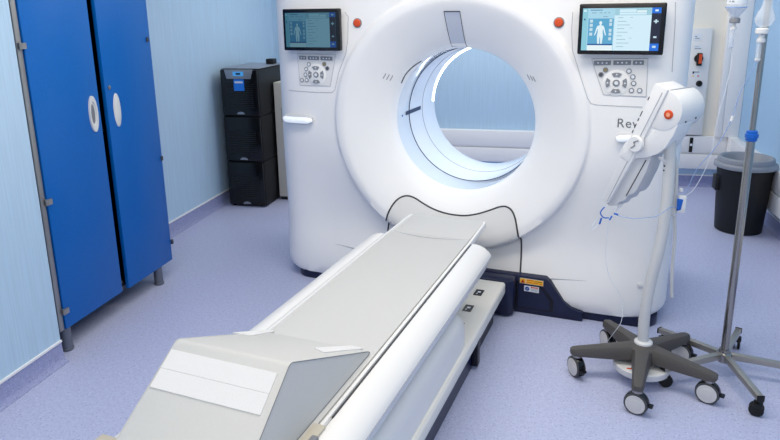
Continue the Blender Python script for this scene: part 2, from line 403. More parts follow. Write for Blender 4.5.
# front shell: polar mesh round the bore, out to a rounded rectangle, round the corners to the back
NT = 288
def outline(th, hx0, z0, z1, rc):          # radius vector to a rounded rectangle
    c, s = math.cos(th), math.sin(th)
    best = 1e9
    t = min((hx0/abs(c)) if abs(c) > 1e-9 else 1e9, ((z1-GZ)/s) if s > 1e-9 else 1e9, ((z0-GZ)/s) if s < -1e-9 else 1e9)
    x, z = c*t, s*t
    zc = (z1-GZ-rc) if s > 0 else (z0-GZ+rc); xc = (hx0-rc)*(1 if c > 0 else -1)
    if abs(x) > hx0-rc+1e-9 and ((s > 0 and z > zc) or (s < 0 and z < zc)):
        bb = c*xc+s*zc; cc = xc*xc+zc*zc-rc*rc; t = bb+math.sqrt(max(0, bb*bb-cc)); x, z = c*t, s*t
    return x+GX, z+GZ
ths = [2*PI*(i+.5)/NT for i in range(NT)]
for a0 in (math.atan2(ZB-GZ, HW), math.atan2(ZB-GZ, HW-RXC), PI-math.atan2(ZB-GZ, HW), PI-math.atan2(ZB-GZ, HW-RXC)):
    ths += [(a0+(k-14.5)*.006) % (2*PI) for k in range(30)]
ths = sorted(set(round(t, 5) for t in ths))
rs = []
for r, y in PR: rs.append([(GX+r*math.cos(t), ysurf(GX+r*math.cos(t), GZ+r*math.sin(t)), GZ+r*math.sin(t)) for t in ths])
inner = [(GX+.71*math.cos(t), GZ+.71*math.sin(t)) for t in ths]
hxi = HW-RXC
io = [outline(t, hxi, ZB+.004, ZT-.12, .05) for t in ths]
for f in (.04, .15, .3, .5, .7, .85, 1):
    rg = []
    for a, c in zip(inner, io):
        x = a[0]+(c[0]-a[0])*f; z = a[1]+(c[1]-a[1])*f
        if (x-a[0])**2+(z-a[1])**2 < 1e-9 and f < 1: pass
        rg.append((x, ybody(x, z), z))
    rs.append(rg)
for k in range(1, 10):
    ph = PI/2*k/9; e = math.sin(ph)**(2/PE); d = 1-max(0, math.cos(ph))**(2/PE)
    rg = []
    for t in ths:
        x, z = outline(t, hxi+RXC*e, ZB+.004-.004*min(1, e*2), ZT-.12+.12*e, .05+.02*e)
        rg.append((x, .003+ylow(x, z)+RYC*d, z))
    rs.append(rg)
for yy in (.5, .82): rs.append([(*outline(t, HW, ZB, ZT, .07)[:1], yy, outline(t, HW, ZB, ZT, .07)[1]) for t in ths])
for k in range(1, 7):
    ph = PI/2*k/6; e = math.cos(ph); d = math.sin(ph)
    rs.append([(outline(t, HW-.14*(1-e), ZB, ZT-.12*(1-e), .07)[0], .82+.16*d, outline(t, HW-.14*(1-e), ZB, ZT-.12*(1-e), .07)[1]) for t in ths])
for r, y in ((.62, .99), (.5, .95), (.42, .905), (.395, .88)): rs.append([(GX+r*math.cos(t), y, GZ+r*math.sin(t)) for t in ths])
MB().rings(rs, False, False).build('shell', M['shell'], gan, smooth=50)
# bore tube
b = MB(); N = 120
def circ(r, y, n=N): return [(GX+r*math.cos(2*PI*i/n), y, GZ+r*math.sin(2*PI*i/n)) for i in range(n)]
b.rings([circ(.4, .2), circ(.4, .395), circ(.401, .40), circ(.4, .405), circ(.4, .62), circ(.396, .632), circ(.394, .64), circ(.392, .83), circ(.395, .88)], False, False)
bore = b.build('bore_tube', M['bore'], gan, smooth=40)
def ringtube(r, y, w, name, mt, par, a0=0, a1=2*PI):
    n = 120; full = abs(a1-a0-2*PI) < 1e-6
    pts = [(GX+r*math.cos(a0+(a1-a0)*i/n), y, GZ+r*math.sin(a0+(a1-a0)*i/n)) for i in range(n if full else n+1)]
    return MB().tube(pts, w, 6, sub=1, closed=full).build(name, mt, par)
ringtube(.3995, .40, .0032, 'scan_line', M['boreline'], bore)
ringtube(.3955, .632, .002, 'lip_line', M['seaml'], bore)
tag(ringtube(.3925, .84, .008, 'glowing_arc', M['glow2'], bore, math.radians(100), math.radians(178)), 'bright glowing arc at the back rim')  # emissive tube put in for a bright arc on the bore wall
# dark mark on the bore wall
def bpt(th, y, r=.3985): return (GX+r*math.cos(th), y, GZ+r*math.sin(th))
def bore_hit(u, v):
    d = lray(u, v); a = d.x**2+d.z**2; ox, oz = CL.x-GX, CL.z-GZ
    bb = ox*d.x+oz*d.z; cc = ox*ox+oz*oz-.16
    t = (-bb+math.sqrt(max(0, bb*bb-a*cc)))/a; p = CL+d*t
    return math.atan2(p.z-GZ, p.x-GX), p.y
def patch(c0, c1, w, name, mt):
    (t0, y0), (t1, y1) = c0, c1; t1 = t0+(t1-t0+PI) % (2*PI)-PI; b = MB(); n = 6; up = []; lo = []
    for i in range(n+1):
        f = i/n; t = t0+(t1-t0)*f; y = y0+(y1-y0)*f
        up.append(bpt(t-w, y)); lo.append(bpt(t+w, y))
    b.rings([up, lo], False, False, closed=False)
    return b.build(name, mt, bore, normals=False)
h0 = bore_hit(405.5, 113.5); h1 = bore_hit(420.5, 107.5)
patch(h0, h1, .03, 'laser_window', M['boreline'])
h0 = bore_hit(401.6, 116); patch(h0, (h0[0], h0[1]+.02), .014, 'laser_dot', M['labelb'])
# dark slot on the funnel edge
t0 = [G(u, v) for u, v in ((401.5, 83), (405, 75.5), (410, 69.5), (416, 64.5), (421.5, 61))]
MB().tube([onS(x, z, .001) for x, z in t0], .0035, 6).build('slot', M['seam'], gan)
# window at the top of the funnel
def conform(poly, off, name, mt, parent, div=8, thick=.002):
    a, c, d, e = poly                      # corners in (x,z): TL TR BR BL
    b = MB(); g = []
    for i in range(div+1):
        row = []
        for j in range(div+1):
            f, k = j/div, i/div
            x = (a[0]*(1-f)+c[0]*f)*(1-k)+(e[0]*(1-f)+d[0]*f)*k; z = (a[1]*(1-f)+c[1]*f)*(1-k)+(e[1]*(1-f)+d[1]*f)*k
            row.append(onS(x, z, off))
        g.append(row)
    b.rings(g, False, False, closed=False)
    return b.build(name, mt, parent)
wpx = [(444, 11.5), (460, 11.5), (467.3, 47), (452.5, 47)]
wq = [G(*p) for p in wpx]
M['window'] = mat('tinted window', (206, 212, 226), .15)
win = conform(wq, .002, 'camera_window', M['window'], gan)
for i, j in ((0, 1), (1, 2), (3, 0)):
    pts = [onS(wq[i][0]+(wq[j][0]-wq[i][0])*k/8, wq[i][1]+(wq[j][1]-wq[i][1])*k/8, .002) for k in range(9)]
    MB().tube(pts, .0026 if i == 0 else .0016, 6, sub=1).build('window_edge', M['seam'], win)
# alignment marks
for (u, v) in ((384.5, 76), (388, 77), (391.5, 78), (528.5, 77), (531.5, 78), (534.2, 79)):
    s_ = 1 if u < 450 else -1
    a = G(u+1.4*s_, v-2.6); c = G(u-1.4*s_, v+2.6)
    MB().tube([onS(*a, .0005), onS((a[0]+c[0])/2, (a[1]+c[1])/2, .0005), onS(*c, .0005)], .0024, 6, sub=1).build('alignment_mark', M['greyb'], gan)
# orange buttons beside the ring
for (u, v) in ((357.5, 23), (559, 22.5)):
    x, z = G(u, v); y = ysurf(x, z)
    bt = MB().lathe((x, y, z), [(.026, -.004), (.026, .003), (.023, .004)], 28, (0, -1, 0)).build('button_ring', M['greyb'], gan)
    MB().lathe((x, y-.003, z), [(.021, 0), (.021, .006), (.016, .011), (.006, .0125)], 28, (0, -1, 0)).build('orange_button', M['orange'], bt)
# displays
def E_(n, c, s):
    m = mat(n, c, .25, emit=s); m.node_tree.nodes['Principled BSDF'].inputs['Base Color'].default_value = (.01, .01, .012, 1); return m
def screen_mats(tone):
    if tone == 'b':
        f = lambda c: c; e = .95
    else:
        f = lambda c: tuple(int(v*k) for v, k in zip(c, (.5, .66, .72))); e = .55
    d = dict(bg=(170, 216, 236), win=(90, 168, 208), panel=(212, 240, 252), head=(160, 206, 222), pale=(232, 247, 250), body=(226, 244, 250), icon=(198, 224, 236), dark=(16, 26, 52), blue=(14, 110, 222), line=(124, 158, 176), navy=(16, 86, 150), left=(140, 204, 220))
    return {k: mat('screen '+tone+' '+k, (0, 0, 0), .25) for k in ()} or {k: E_('screen '+tone+' '+k, f(c), e) for k, c in d.items()}
def display(x0, x1, z0, z1, tone, lab):
    y = -.055
    bez = MB().box(x0, x1, y, y+.035, z0, z1)
    dp = bez.build('display', M['black'], gan, bevel=.007, seg=3)
    tag(dp, lab)
    MB().box(x0+.02, x1-.02, y+.03, .04, z0+.02, z1-.02).build('display_mount', M['white'], dp)
    S = screen_mats(tone); b = MB()
    sx0, sx1, sz0, sz1 = x0+.017, x1-.022, z0+.019, z1-.021
    w, h = sx1-sx0, sz1-sz0
    lay = [0]
    def q(a, c, d, e, k):                    # rectangle in 0..1 screen space (left, right, top, bottom)
        lay[0] += 1; yy = y-.0006-.00004*lay[0]
        b.add([(sx0+a*w, yy, sz1-d*h), (sx0+c*w, yy, sz1-d*h), (sx0+c*w, yy, sz1-e*h), (sx0+a*w, yy, sz1-e*h)], [(0, 1, 2, 3)], S[k])
    q(0, 1, 0, 1, 'bg'); q(0, .07, 0, 1, 'left')
    q(.42, .885, 0, 1, 'panel'); q(.42, .885, 0, .17, 'head'); q(.48, .69, .03, .1, 'panel'); q(.48, .82, .11, .155, 'panel'); q(.7, .82, .06, .1, 'pale')
    q(.08, .41, .24, .84, 'win'); q(.08, .41, .84, .875, 'navy'); q(.08, .41, .875, 1, 'pale')
    q(.1, .26, .035, .05, 'navy')
    for k, (a, c) in enumerate(((.12, .18), (.22, .26), (.28, .31), (.33, .36))): q(a, c, .1, .115, 'line')
    q(.27, .33, .19, .205, 'line')
    for i, zz in enumerate((.3, .4, .5, .61)): q(.1, .14, zz-.035, zz+.035, 'icon')
    for i, zz in enumerate((.29, .38, .52, .61, .72)): q(.355, .39, zz-.035, zz+.035, 'icon')
    for i in range(9):
        zz = .22+i*.085; q(.46, .53+.11*((i*37) % 5)/5, zz, zz+.01, 'line')
    for i in range(3): q(.62, .655, .22+i*.24, .227+i*.24, 'line')
    q(.885, 1, 0, 1, 'dark'); q(.885, 1, 0, .13, 'blue'); q(.885, 1, .83, 1, 'blue')
    q(.925, .965, .045, .085, 'pale'); q(.92, .965, .88, .93, 'icon'); q(.915, .975, .3, .33, 'icon'); q(.935, .955, .27, .36, 'icon'); q(.925, .965, .66, .70, 'icon')
    q(.015, .05, .03, .08, 'panel'); q(.02, .04, .24, .28, 'navy')
    # patient figure
    half = [(0, .305), (.012, .31), (.017, .335), (.014, .365), (.008, .385), (.012, .4), (.034, .415), (.044, .45), (.054, .53), (.068, .63), (.06, .645), (.046, .58), (.034, .5), (.03, .49), (.028, .56), (.034, .64), (.031, .73), (.026, .84), (.006, .84), (.004, .70), (0, .68)]
    po = [(x, z) for x, z in half]+[(-x, z) for x, z in half[::-1][1:-1]]
    yy = y-.0006-.00004*(lay[0]+2)
    vs = [(sx0+(.243+x*1.15)*w, yy, sz1-z*h) for x, z in po]
    b.add(vs, [tuple(range(len(vs)))], S['body'])
    b.build('screen_picture', None, dp, merge=False, normals=False)
    return dp
display(-1.008, -.656, 1.392, 1.618, 'd', 'left screen, dim teal picture')
display(.598, .978, 1.388, 1.62, 'b', 'right screen, bright pale blue picture')
# control panels
def seam(pxs, name, mt, parent, w=.0018, off=.0005, sub=4, closed=False):
    pts = [onS(*G(u, v), off) for u, v in pxs]
    return MB().tube(pts, w, 6, sub=sub, closed=closed).build(name, mt, parent)
def dens(pxs, n=5, closed=False):
    r = []; N = len(pxs)
    for i in range(N if closed else N-1):
        a, c = pxs[i], pxs[(i+1) % N]; r += [(a[0]+(c[0]-a[0])*k/n, a[1]+(c[1]-a[1])*k/n) for k in range(n)]
    return r if closed else r+[pxs[-1]]
def panel(quad, bars, btns, cross, lab):
    qd = [G(*p) for p in quad]
    pl = conform(qd, .003, 'control_panel', M['bright'], gan, 6)
    tag(pl, lab)
    MB().tube([onS(x, z, .002) for x, z in [(qd[i][0]+(qd[(i+1) % 4][0]-qd[i][0])*k/4, qd[i][1]+(qd[(i+1) % 4][1]-qd[i][1])*k/4) for i in range(4) for k in range(4)]], .0018, 6, sub=1, closed=True).build('panel_edge', M['seaml'], pl)
    for (a, c) in bars:
        p, q = G(*a), G(*c); hh = .0105
        bar = conform([(p[0], p[1]+hh), (q[0], q[1]+hh), (q[0], q[1]-hh), (p[0], p[1]-hh)], .006, 'key_bar', M['greyb'], pl, 4)
        b = MB()
        for f in ((.25, .5, .75) if q[0]-p[0] > .06 else (.3, .7)):
            x, z = p[0]+(q[0]-p[0])*f, (p[1]+q[1])/2; b.lathe(onS(x, z, .0065), [(.0045, 0), (.0045, .0008)], 8, (0, -1, 0))
        b.build('key_marks', M['labelw'], bar)
    for (u, v, c) in btns:
        x, z = G(u, v); p = onS(x, z, .003)
        b = MB().lathe(p, [(.0125, -.002), (.0125, .003), (.0108, .0045), (.0085, .0045), (.008, .003)], 18, (0, -1, 0), m=M['greyb'])
        b.lathe(p, [(.008, 0), (.008, .0035)], 14, (0, -1, 0), m=M[c])
        b.build('button', None, pl)
    u, v = cross; x, z = G(u, v); p = onS(x, z, .003)
    dial = MB().lathe(p, [(.062, -.002), (.062, .001), (.058, .003)], 40, (0, -1, 0)).build('dial_plate', M['white'], pl)
    for k in range(4):
        an = k*PI/2; b = MB(); n = 10
        outer = [(.049*math.cos(an+(i/n-.5)*1.0), .049*math.sin(an+(i/n-.5)*1.0)) for i in range(n+1)]
        inn = [(.030*math.cos(an-(i/n-.5)*.8), .030*math.sin(an-(i/n-.5)*.8)) for i in range(n+1)]
        b.prism(outer+inn, p+Vector((0, -.002, 0)), (1, 0, 0), (0, 0, 1), (0, -.005, 0), M['greyb'])
        c = Vector((math.cos(an)*.04, -.0075, math.sin(an)*.04))
        b.lathe(p+c, [(.0062, 0), (.0062, .0006)], 3, (0, -1, 0), m=M['labelw'])
        b.build('arrow_key', None, dial)
    MB().lathe(p+Vector((0, -.003, 0)), [(.0165, 0), (.0165, .003), (.014, .005)], 18, (0, -1, 0), m=M['greyb']).lathe(p+Vector((0, -.0075, 0)), [(.009, 0), (.009, .001)], 12, (0, -1, 0), m=M['labelw']).build('button', None, dial)
panel([(591.5, 58.8), (648, 58.6), (646, 96.5), (603.5, 94.5)],
      [((594, 63), (611, 62.7)), ((613.5, 62.7), (631, 62.5)), ((633, 62.6), (644, 62.5))],
      [(605.6, 69.8, 'olive'), (601, 74.5, 'dsteel'), (629, 71, 'labelw'), (632.8, 76.8, 'labelw'), (633.6, 83.3, 'labelw'), (631.5, 90.3, 'labelw'), (639.6, 90.4, 'labelw')],
      (616.3, 82.8), 'right key panel, wider than the left one')
panel([(297.5, 53.8), (336, 54.6), (330.5, 86), (300.5, 85)],
      [((299.8, 57.5), (306.8, 57.8)), ((308.3, 57.9), (319.5, 58.2)), ((321, 58.2), (332.8, 58.6))],
      [(309.2, 64.3, 'labelw'), (306.8, 69, 'labelw'), (306, 74.6, 'labelw'), (302.4, 80, 'labelw'), (307.2, 80, 'labelw'), (324.6, 64, 'olive'), (327.7, 68.3, 'dsteel')],
      (316.6, 74.6), 'narrower left key panel')
seam(dens([(572.8, 12), (571.6, 30), (572.5, 50), (580, 75), (587.5, 98), (591, 103.5), (596.5, 104.8), (618, 106), (642, 107)], 3), 'panel_seam', M['seaml'], gan)
seam(dens([(345, 12), (348.3, 17), (347.8, 40), (346, 53), (339, 72), (335, 89.5), (332, 92.6), (318, 92.4), (300, 91.2), (288.5, 90)], 3), 'panel_seam', M['seaml'], gan)
seam(dens([(675.5, 2), (675, 25), (672, 72)], 6), 'panel_seam', M['seaml'], gan)
# glowing handle bars
def glow_bar(pxs, r, lab):
    pts = [onS(*G(u, v), .012) for u, v in pxs]
    b = MB().tube(pts, r, 14, radii=[r*.5]+[r]*(len(pts)-2)+[r*.5]); base = b.build('handle_bar', M['barrim'], gan)
    pts2 = [p+Vector((0, -.011, -.003)) for p in pts]
    tag(MB().tube(pts2, r*.8, 12, radii=[r*.35]+[r*.8]*(len(pts)-2)+[r*.35]).build('light_bar', M['glow'], base), lab)
glow_bar([(286, 117), (288.5, 117.4), (293, 118), (302, 118.6), (309, 119), (313.5, 119.3)], .026, 'glowing white bar low on the left')
glow_bar([(616.5, 137), (620, 136.9), (628, 136.6), (640, 136.2), (650, 135.6), (655, 135.4)], .021, 'glowing white bar half behind the injector')
# lettering
cu = bpy.data.curves.new('lettering', 'FONT'); cu.body = 'Revolution'; cu.size = .062; cu.space_character = 1.08
to = bpy.data.objects.new('lettering_source', cu); col.objects.link(to)
dg = bpy.context.evaluated_depsgraph_get(); me = bpy.data.meshes.new_from_object(to.evaluated_get(dg))
bpy.data.objects.remove(to)
tx, tz = G(616.3, 127)
for v in me.vertices:
    x, z = tx+v.co.x, tz+v.co.y
    v.co = onS(x, z, .0012)
me.name = 'lettering'; me.materials.append(M['text'])
lo = bpy.data.objects.new('lettering', me); col.objects.link(lo); lo.parent = gan
# docking skirt with its dark seam
ct = [(-.43, .215), (-.437, .33), (-.432, .41), (-.415, .478), (-.392, .54), (-.362, .578), (-.322, .592), (-.278, .58), (-.225, .55), (-.16, .522), (-.09, .506), (-.03, .502), (.03, .504), (.10, .522), (.165, .549), (.215, .574), (.255, .584), (.29, .572), (.315, .538), (.331, .49), (.342, .44), (.35, .35), (.354, .215)]
cc_ = chaikin([(x, z) for x, z in [(x+.004, z-.018*smooth01(.25, .4, z)) for x, z in ct]], 2, False)
L = [0]
for a, c in zip(cc_, cc_[1:]): L.append(L[-1]+(c-a).length)
def along(t):
    d = t*L[-1]
    for i in range(len(L)-1):
        if d <= L[i+1]+1e-9:
            f = (d-L[i])/max(1e-9, L[i+1]-L[i]); return cc_[i]*(1-f)+cc_[i+1]*f
    return cc_[-1]
g = []; NS = 70; NR = 26
for i in range(NS+1):
    t = .12+.76*i/NS if True else i/NS
    p = along(i/NS); base = Vector((-.43+(.784)*i/NS, .213))
    g.append([onS(*(base*(1-k/NR)+p*(k/NR)), .004) for k in range(NR+1)])
sk = MB().rings(g, False, False, closed=False).build('docking_cover', M['skirt'], gan, smooth=60)
MB().tube([onS(p[0], p[1], .004) for p in cc_], .0046, 8, sub=1).build('cover_seam', M['seam'], sk)
# creases low on the shell
for pxs in ([(541, 278.2), (556, 279), (572, 280), (588, 281)], [(333, 243.5), (342, 245.5), (350, 247.5), (356, 249)]):
    r_ = [.0055, .0035, .002, .0006] if pxs[0][0] > 400 else [.0006, .002, .0035, .005]
    MB().tube([onS(*G(*p), -.001) for p in pxs], .003, 6, radii=r_).build('crease', M['seaml'], gan)
# small white cap low on the right
x, z = G(640, 285); MB().lathe(onS(x, z), [(.014, 0), (.014, .006), (.008, .009)], 16, (0, -1, 0)).build('screw_cap', M['bright'], gan)
# navy base
def plan(hx, y0, y1, r, n=8):
    o = []
    for cx, cy, a in ((hx-r, y0+r, -PI/2), (hx-r, y1-r, 0), (-hx+r, y1-r, PI/2), (-hx+r, y0+r, PI)):
        o += [(.008+cx+r*math.cos(a+PI/2*i/n), cy+r*math.sin(a+PI/2*i/n)) for i in range(n+1)]
    return o
pl = plan(1.056, .0, .93, .10)
base = MB().rings([[(x, y, 0) for x, y in pl], [(x, y, .05) for x, y in pl]]).build('base', M['navy'], gan, bevel=.004)
front = [(.50, .214), (.525, .196), (.56, .15), (.60, .095), (.64, .066), (.70, .05), (.70, .0)]
poly = [(-x+2*GX, z) for x, z in front[::-1]]+front
poly = [(-.70+2*GX, .0)]+[(-x+2*GX, z) for x, z in front[::-1]][1:]+front
MB().prism(poly, (0, -.036, 0), (1, 0, 0), (0, 0, 1), (0, .15, 0)).build('base_front', M['navy'], base, bevel=.004)
MB().prism([(.342, .03), (.342, .186), (.44, .186), (.50, .158), (.548, .098), (.548, .03)], (0, -.0385, 0), (1, 0, 0), (0, 0, 1), (0, .004, 0)).build('base_hatch', M['navyd'], base)
MB().prism([(.36, .038), (.36, .180), (.43, .180), (.485, .152), (.528, .09), (.528, .038)], (0, -.0415, 0), (1, 0, 0), (0, 0, 1), (0, .006, 0)).build('base_panel', M['navy'], base)
# warning labels
def label(px4, name, m0, extras):
    pts = []
    for u, v in px4:
        d = lray(u, v); t = (-.0425-CL.y)/d.y; pts.append(CL+d*t)
    a, c, d_, e = pts; b = MB(); b.add([a, c, d_, e], [(0, 1, 2, 3)], M[m0])
    for k, (x0, x1, z0, z1, mm) in enumerate(extras):
        f = lambda x, z: (a*(1-x)+c*x)*(1-z)+(e*(1-x)+d_*x)*z+Vector((0, -.0006-.0002*k, 0))
        b.add([f(x0, z0), f(x1, z0), f(x1, z1), f(x0, z1)], [(0, 1, 2, 3)], M[mm])
    if name == 'warning_label':
        f = lambda x, z: (a*(1-x)+c*x)*(1-z)+(e*(1-x)+d_*x)*z+Vector((0, -.003, 0))
        b.add([f(.13, .14), f(.22, .86), f(.04, .86)], [(0, 1, 2)], M['orange']); b.add([f(.13, .34), f(.165, .74), f(.095, .74)], [(0, 1, 2)], M['blackm'])
    else:
        f = lambda x, z: (a*(1-x)+c*x)*(1-z)+(e*(1-x)+d_*x)*z+Vector((0, -.003, 0))
        b.add([f(.22+.15*math.cos(2*PI*i/20), .5+.36*math.sin(2*PI*i/20)) for i in range(20)], [tuple(range(20))], M['labelb'])
        b.add([f(.15, .62), f(.2, .62), f(.31, .36), f(.26, .36)], [(0, 1, 2, 3)], M['labelw'])
    return b.build(name, None, base, merge=False)
label([(520, 277.6), (543.4, 281), (543.2, 286.4), (519.8, 282.8)], 'warning_label', 'labelw', [(0.01, .25, .06, .94, 'yellow'), (.27, .99, .06, .94, 'yellow'), (.3, .6, .2, .32, 'orange'), (.63, .95, .3, .4, 'blackm'), (.3, .8, .6, .7, 'orange'), (.84, .95, .62, .75, 'orange')])
label([(524.2, 285.2), (539, 287.4), (538.8, 293.2), (524, 290.8)], 'notice_label', 'labelw', [(.45, .95, .1, .3, 'orange'), (.45, .95, .42, .48, 'greyb'), (.45, .95, .58, .64, 'greyb'), (.45, .9, .74, .8, 'greyb')])
# docking box where the table base plugs in
b = MB(); b.prism([(-.345, -.012), (-.345, -.10), (-.32, -.128), (.325, -.128), (.348, -.10), (.348, -.012)], (0, 0, .012), (1, 0, 0), (0, 1, 0), (0, 0, .198))
b.build('docking_box', M['navy'], base, bevel=.01)
MB().prism([(.346, -.085), (.346, -.02), (.352, -.02), (.352, -.085)], (0, 0, .04), (1, 0, 0), (0, 1, 0), (0, 0, .14)).build('docking_groove', M['navyd'], base)

# ------------------------------------------------------------------ patient table
TX = .003; DZ = -.028
tab = thing('patient_table', 'long white patient table with a grey mat running into the scanner ring', 'table', wor((TX, -1.5, 0)), SA)
to_ = Vector((TX, -1.5, 0))
def T(b, name, mt, parent=None, **k):
    for i, p in enumerate(b.v): b.v[i] = p-to_
    return b.build(name, mt, tab if parent is None else parent, **k)
YE = -2.72
def ext(prof, y0, y1, mir=True):
    pr = list(prof)
    if mir: pr = pr+[(-x, z) for x, z in pr[::-1]]
    return MB().rings([[(TX+x, y, z) for x, z in pr] for y in (y0, y1)])
sec = lambda prof, ys: MB().rings([[(TX+x*sx, y, zc+(z-zc)*sz) for x, z in prof] for y, sx, sz, zc in ys])
# navy foot, white slab
T(ext([(.262, .0), (.262, .14)], -.21, -1.0), 'foot', M['navyd'])
T(ext([(.272, .0), (.272, .14)], -.68, YE), 'lower_base', M['navy'])
T(ext([(.300, .135), (.304, .150), (.304, .192), (.296, .203)], -.13, YE), 'base_cover', M['tablew'], bevel=.002)
T(MB().box(TX+.268, TX+.3035, -.70, -.655, .018, .19), 'bracket', M['navyd'], bevel=.004)
for px in ((478.8, 292.6), (468.2, 308.2)):
    d = lray(*px); t = (.2035-CL.z)/d.z; p = CL+d*t
    ax = [Vector((1, 0, 0)), Vector((0, 1, 0)), Vector((0, 0, 1))]
    s1 = MB().obox(p, ax, (.021, .036, .0012), M['black'])
    s1.obox(p+Vector((.001, .006, .0014)), ax, (.008, .008, .0004), M['labelw']); s1.obox(p+Vector((-.006, -.016, .0014)), ax, (.004, .004, .0004), M['labelw'])
    T(s1, 'sticker', None)
d = lray(463.5, 323.5); t = (.2035-CL.z)/d.z; p = CL+d*t
T(MB().lathe(p, [(.006, 0), (.006, .001)], 10), 'screw', M['greyb'])
# pedestal cover (second white band)
pp = [(.19, .36), (.245, .350), (.268, .338), (.280, .318), (.285, .29), (.2875, .2)]
pr = pp+[(-x, z) for x, z in pp[::-1]]
T(sec(pr, [(-.80, .80, .45, .2), (-.815, .93, .75, .2), (-.85, .985, .93, .2), (-.92, 1, 1, .2), (YE+.03, 1, 1, .2)]), 'pedestal_cover', M['bright'], smooth=50)
# upper side fairings (dome, crease, undercut)
up_ = [(.218, .51), (.2185, .5395), (.224, .545), (.240, .5465), (.262, .542), (.284, .532), (.302, .518), (.313, .504), (.315, .497), (.310, .486), (.302, .46), (.29, .428), (.268, .395), (.235, .367), (.2, .352)]
pr = up_+[(-x, z) for x, z in up_[::-1]]
T(sec(pr, [(-.523, .985, .975, .48), (-.5245, .995, .99, .49), (-.528, 1, 1, .5), (YE, 1, 1, .5)]), 'side_fairing', M['bright'], smooth=28)
for s in (1, -1):
    T(MB().tube([(TX+s*.3142, -.535, .497), (TX+s*.3142, YE, .497)], .0022, 6, sub=1), 'fairing_seam', M['seaml'])
    T(MB().box(TX+s*.2205-.003, TX+s*.2205+.003, -1.96, -.535, .53, .5455), 'gap_strip', M['seam'] if s > 0 else M['handle'])
# cradle with white rails, tongue and mat
cr = [(x, z+DZ) for x, z in [(.205, .50), (.216, .53), (.2165, .566), (.2135, .5755), (.204, .5765), (.197, .562)]]
crp = cr+[(-x, z) for x, z in cr[::-1]]
rs = []
for y, sx, k in ((-.19, .95, .12), (-.22, .975, .3), (-.515, 1, .45), (-.535, 1, 1), (YE+.02, 1, 1)):
    rs.append([(TX+x*sx, y, z if z > .536 else (.536+(z-.536)*k)) for x, z in crp])
T(MB().rings(rs), 'cradle', M['bright'], smooth=40)
mt_ = [(x, z+DZ) for x, z in [(.195, .560), (.1955, .573), (.187, .5748), (.09, .5725), (0, .5715)]]
mp = mt_+[(-x, z) for x, z in mt_[::-1][1:]]
def yend(x): return -.475-.035*(1-(x/.19)**2)
rg = [[(TX+x, -.60 if False else yend(x), z) for x, z in mp], [(TX+x, YE+.04, z) for x, z in mp]]
T(MB().rings(rg), 'mattress', M['mattress'], smooth=50)
tg = [(x, z+DZ) for x, z in [(.1935, .55), (.194, .570), (.187, .5728), (.08, .5712), (0, .5705)]]
tp = tg+[(-x, z) for x, z in tg[::-1][1:]]
T(MB().rings([[(TX+x, yend(x)+.003, z) for x, z in tp], [(TX+x, -.20, z) for x, z in tp], [(TX+x*.99, -.165, z-.004) for x, z in tp], [(TX+x*.96, -.12, z-.018) for x, z in tp], [(TX+x*.92, -.07, z-.045) for x, z in tp]]), 'tongue', M['mattress'], smooth=50)
T(MB().tube([(TX+x, yend(x)+.001, .5448+.0012*abs(x)/.19) for x in [-.19+.38*k/16 for k in range(17)]], .0014, 6, sub=1), 'mat_edge', M['seaml'])
# beige straps at the table edge
for s, ym, xo in ((1, -2.06, .226), (-1, -2.295, .30)):
    st = T(MB().box(TX+s*.19, TX+s*xo, ym-.14, ym+.05, .572+DZ, .583+DZ), 'strap', M['strap'], bevel=.004)
    T(MB().obox((TX+s*(xo-.004), ym-.05, .577+DZ), [Vector((1, 0, 0)), Vector((0, 1, 0)), Vector((0, 0, 1))], (.010, .05, .009)), 'buckle', M['handled'], st, bevel=.004)

# ------------------------------------------------------------------ positioning wedge on the table
WY = -2.0
wed = thing('positioning_wedge', 'grey vinyl foam wedge with white velcro strips lying on the patient table', 'foam wedge', wor((TX, WY, .571+DZ)), SA)
wo = Vector((TX, WY, .571+DZ)); WZ = .5475
A0, A1, A2 = (-1.600, WZ), (-2.053, .746), (-2.39, WZ)      # far toe, ridge, near heel (y, z)
def rounded(poly, rads, n=6):
    o = []
    N = len(poly)
    for i in range(N):
        p = Vector(poly[i]); a = (Vector(poly[i-1])-p).normalized(); c = (Vector(poly[(i+1) % N])-p).normalized(); r = rads[i]
        if r <= 0: o.append(p); continue
        ang = math.acos(max(-1, min(1, a.dot(c)))); d = r/math.tan(ang/2)
        p0, p1 = p+a*d, p+c*d
        for k in range(n+1):
            t = k/n; o.append(p0*(1-t)**2+p*2*t*(1-t)+p1*t*t)
    return o
prf = rounded([A0, A1, A2], [.008, .03, .006])
b = MB(); hw = .187; WX = TX-.0065
for x, ins in ():
    pass
cen = Vector((-1.98, .615))
rs = []
for x, k in ((-hw, .985), (-hw+.006, 1), (hw-.006, 1), (hw, .985)): rs.append([(WX+x-(.022*(x > 0)+.004)*(p[1]-WZ)/.2, cen[0]+(p[0]-cen[0])*k, max(WZ, cen[1]+(p[1]-cen[1])*k)) for p in prf])
b.rings(rs)
for i, p in enumerate(b.v): b.v[i] = p-wo
b.build('foam_body', M['foam'], wed, smooth=30)
for s in (1, -1):
    pts = [(WX+s*(hw+.0005)-(.022*(s > 0)+.004)*(p[1]-WZ)/.2, cen[0]+(p[0]-cen[0])*.99, max(WZ+.001, cen[1]+(p[1]-cen[1])*.99)) for p in prf]
    b = MB().tube([Vector(p)-wo for p in pts], .0012, 6, sub=1, closed=True); b.build('piping', M['handled'] if s > 0 else M['foam'], wed)
def on_slope(u, v, P, Q):                  # sight line meets the slope plane through P,Q (y,z)
    n = Vector((0, -(Q[1]-P[1]), Q[0]-P[0])).normalized(); p0 = Vector((0, P[0], P[1])); d = lray(u, v)
    return CL+d*((p0-CL).dot(n)/d.dot(n)), (n if n.z > 0 else -n)
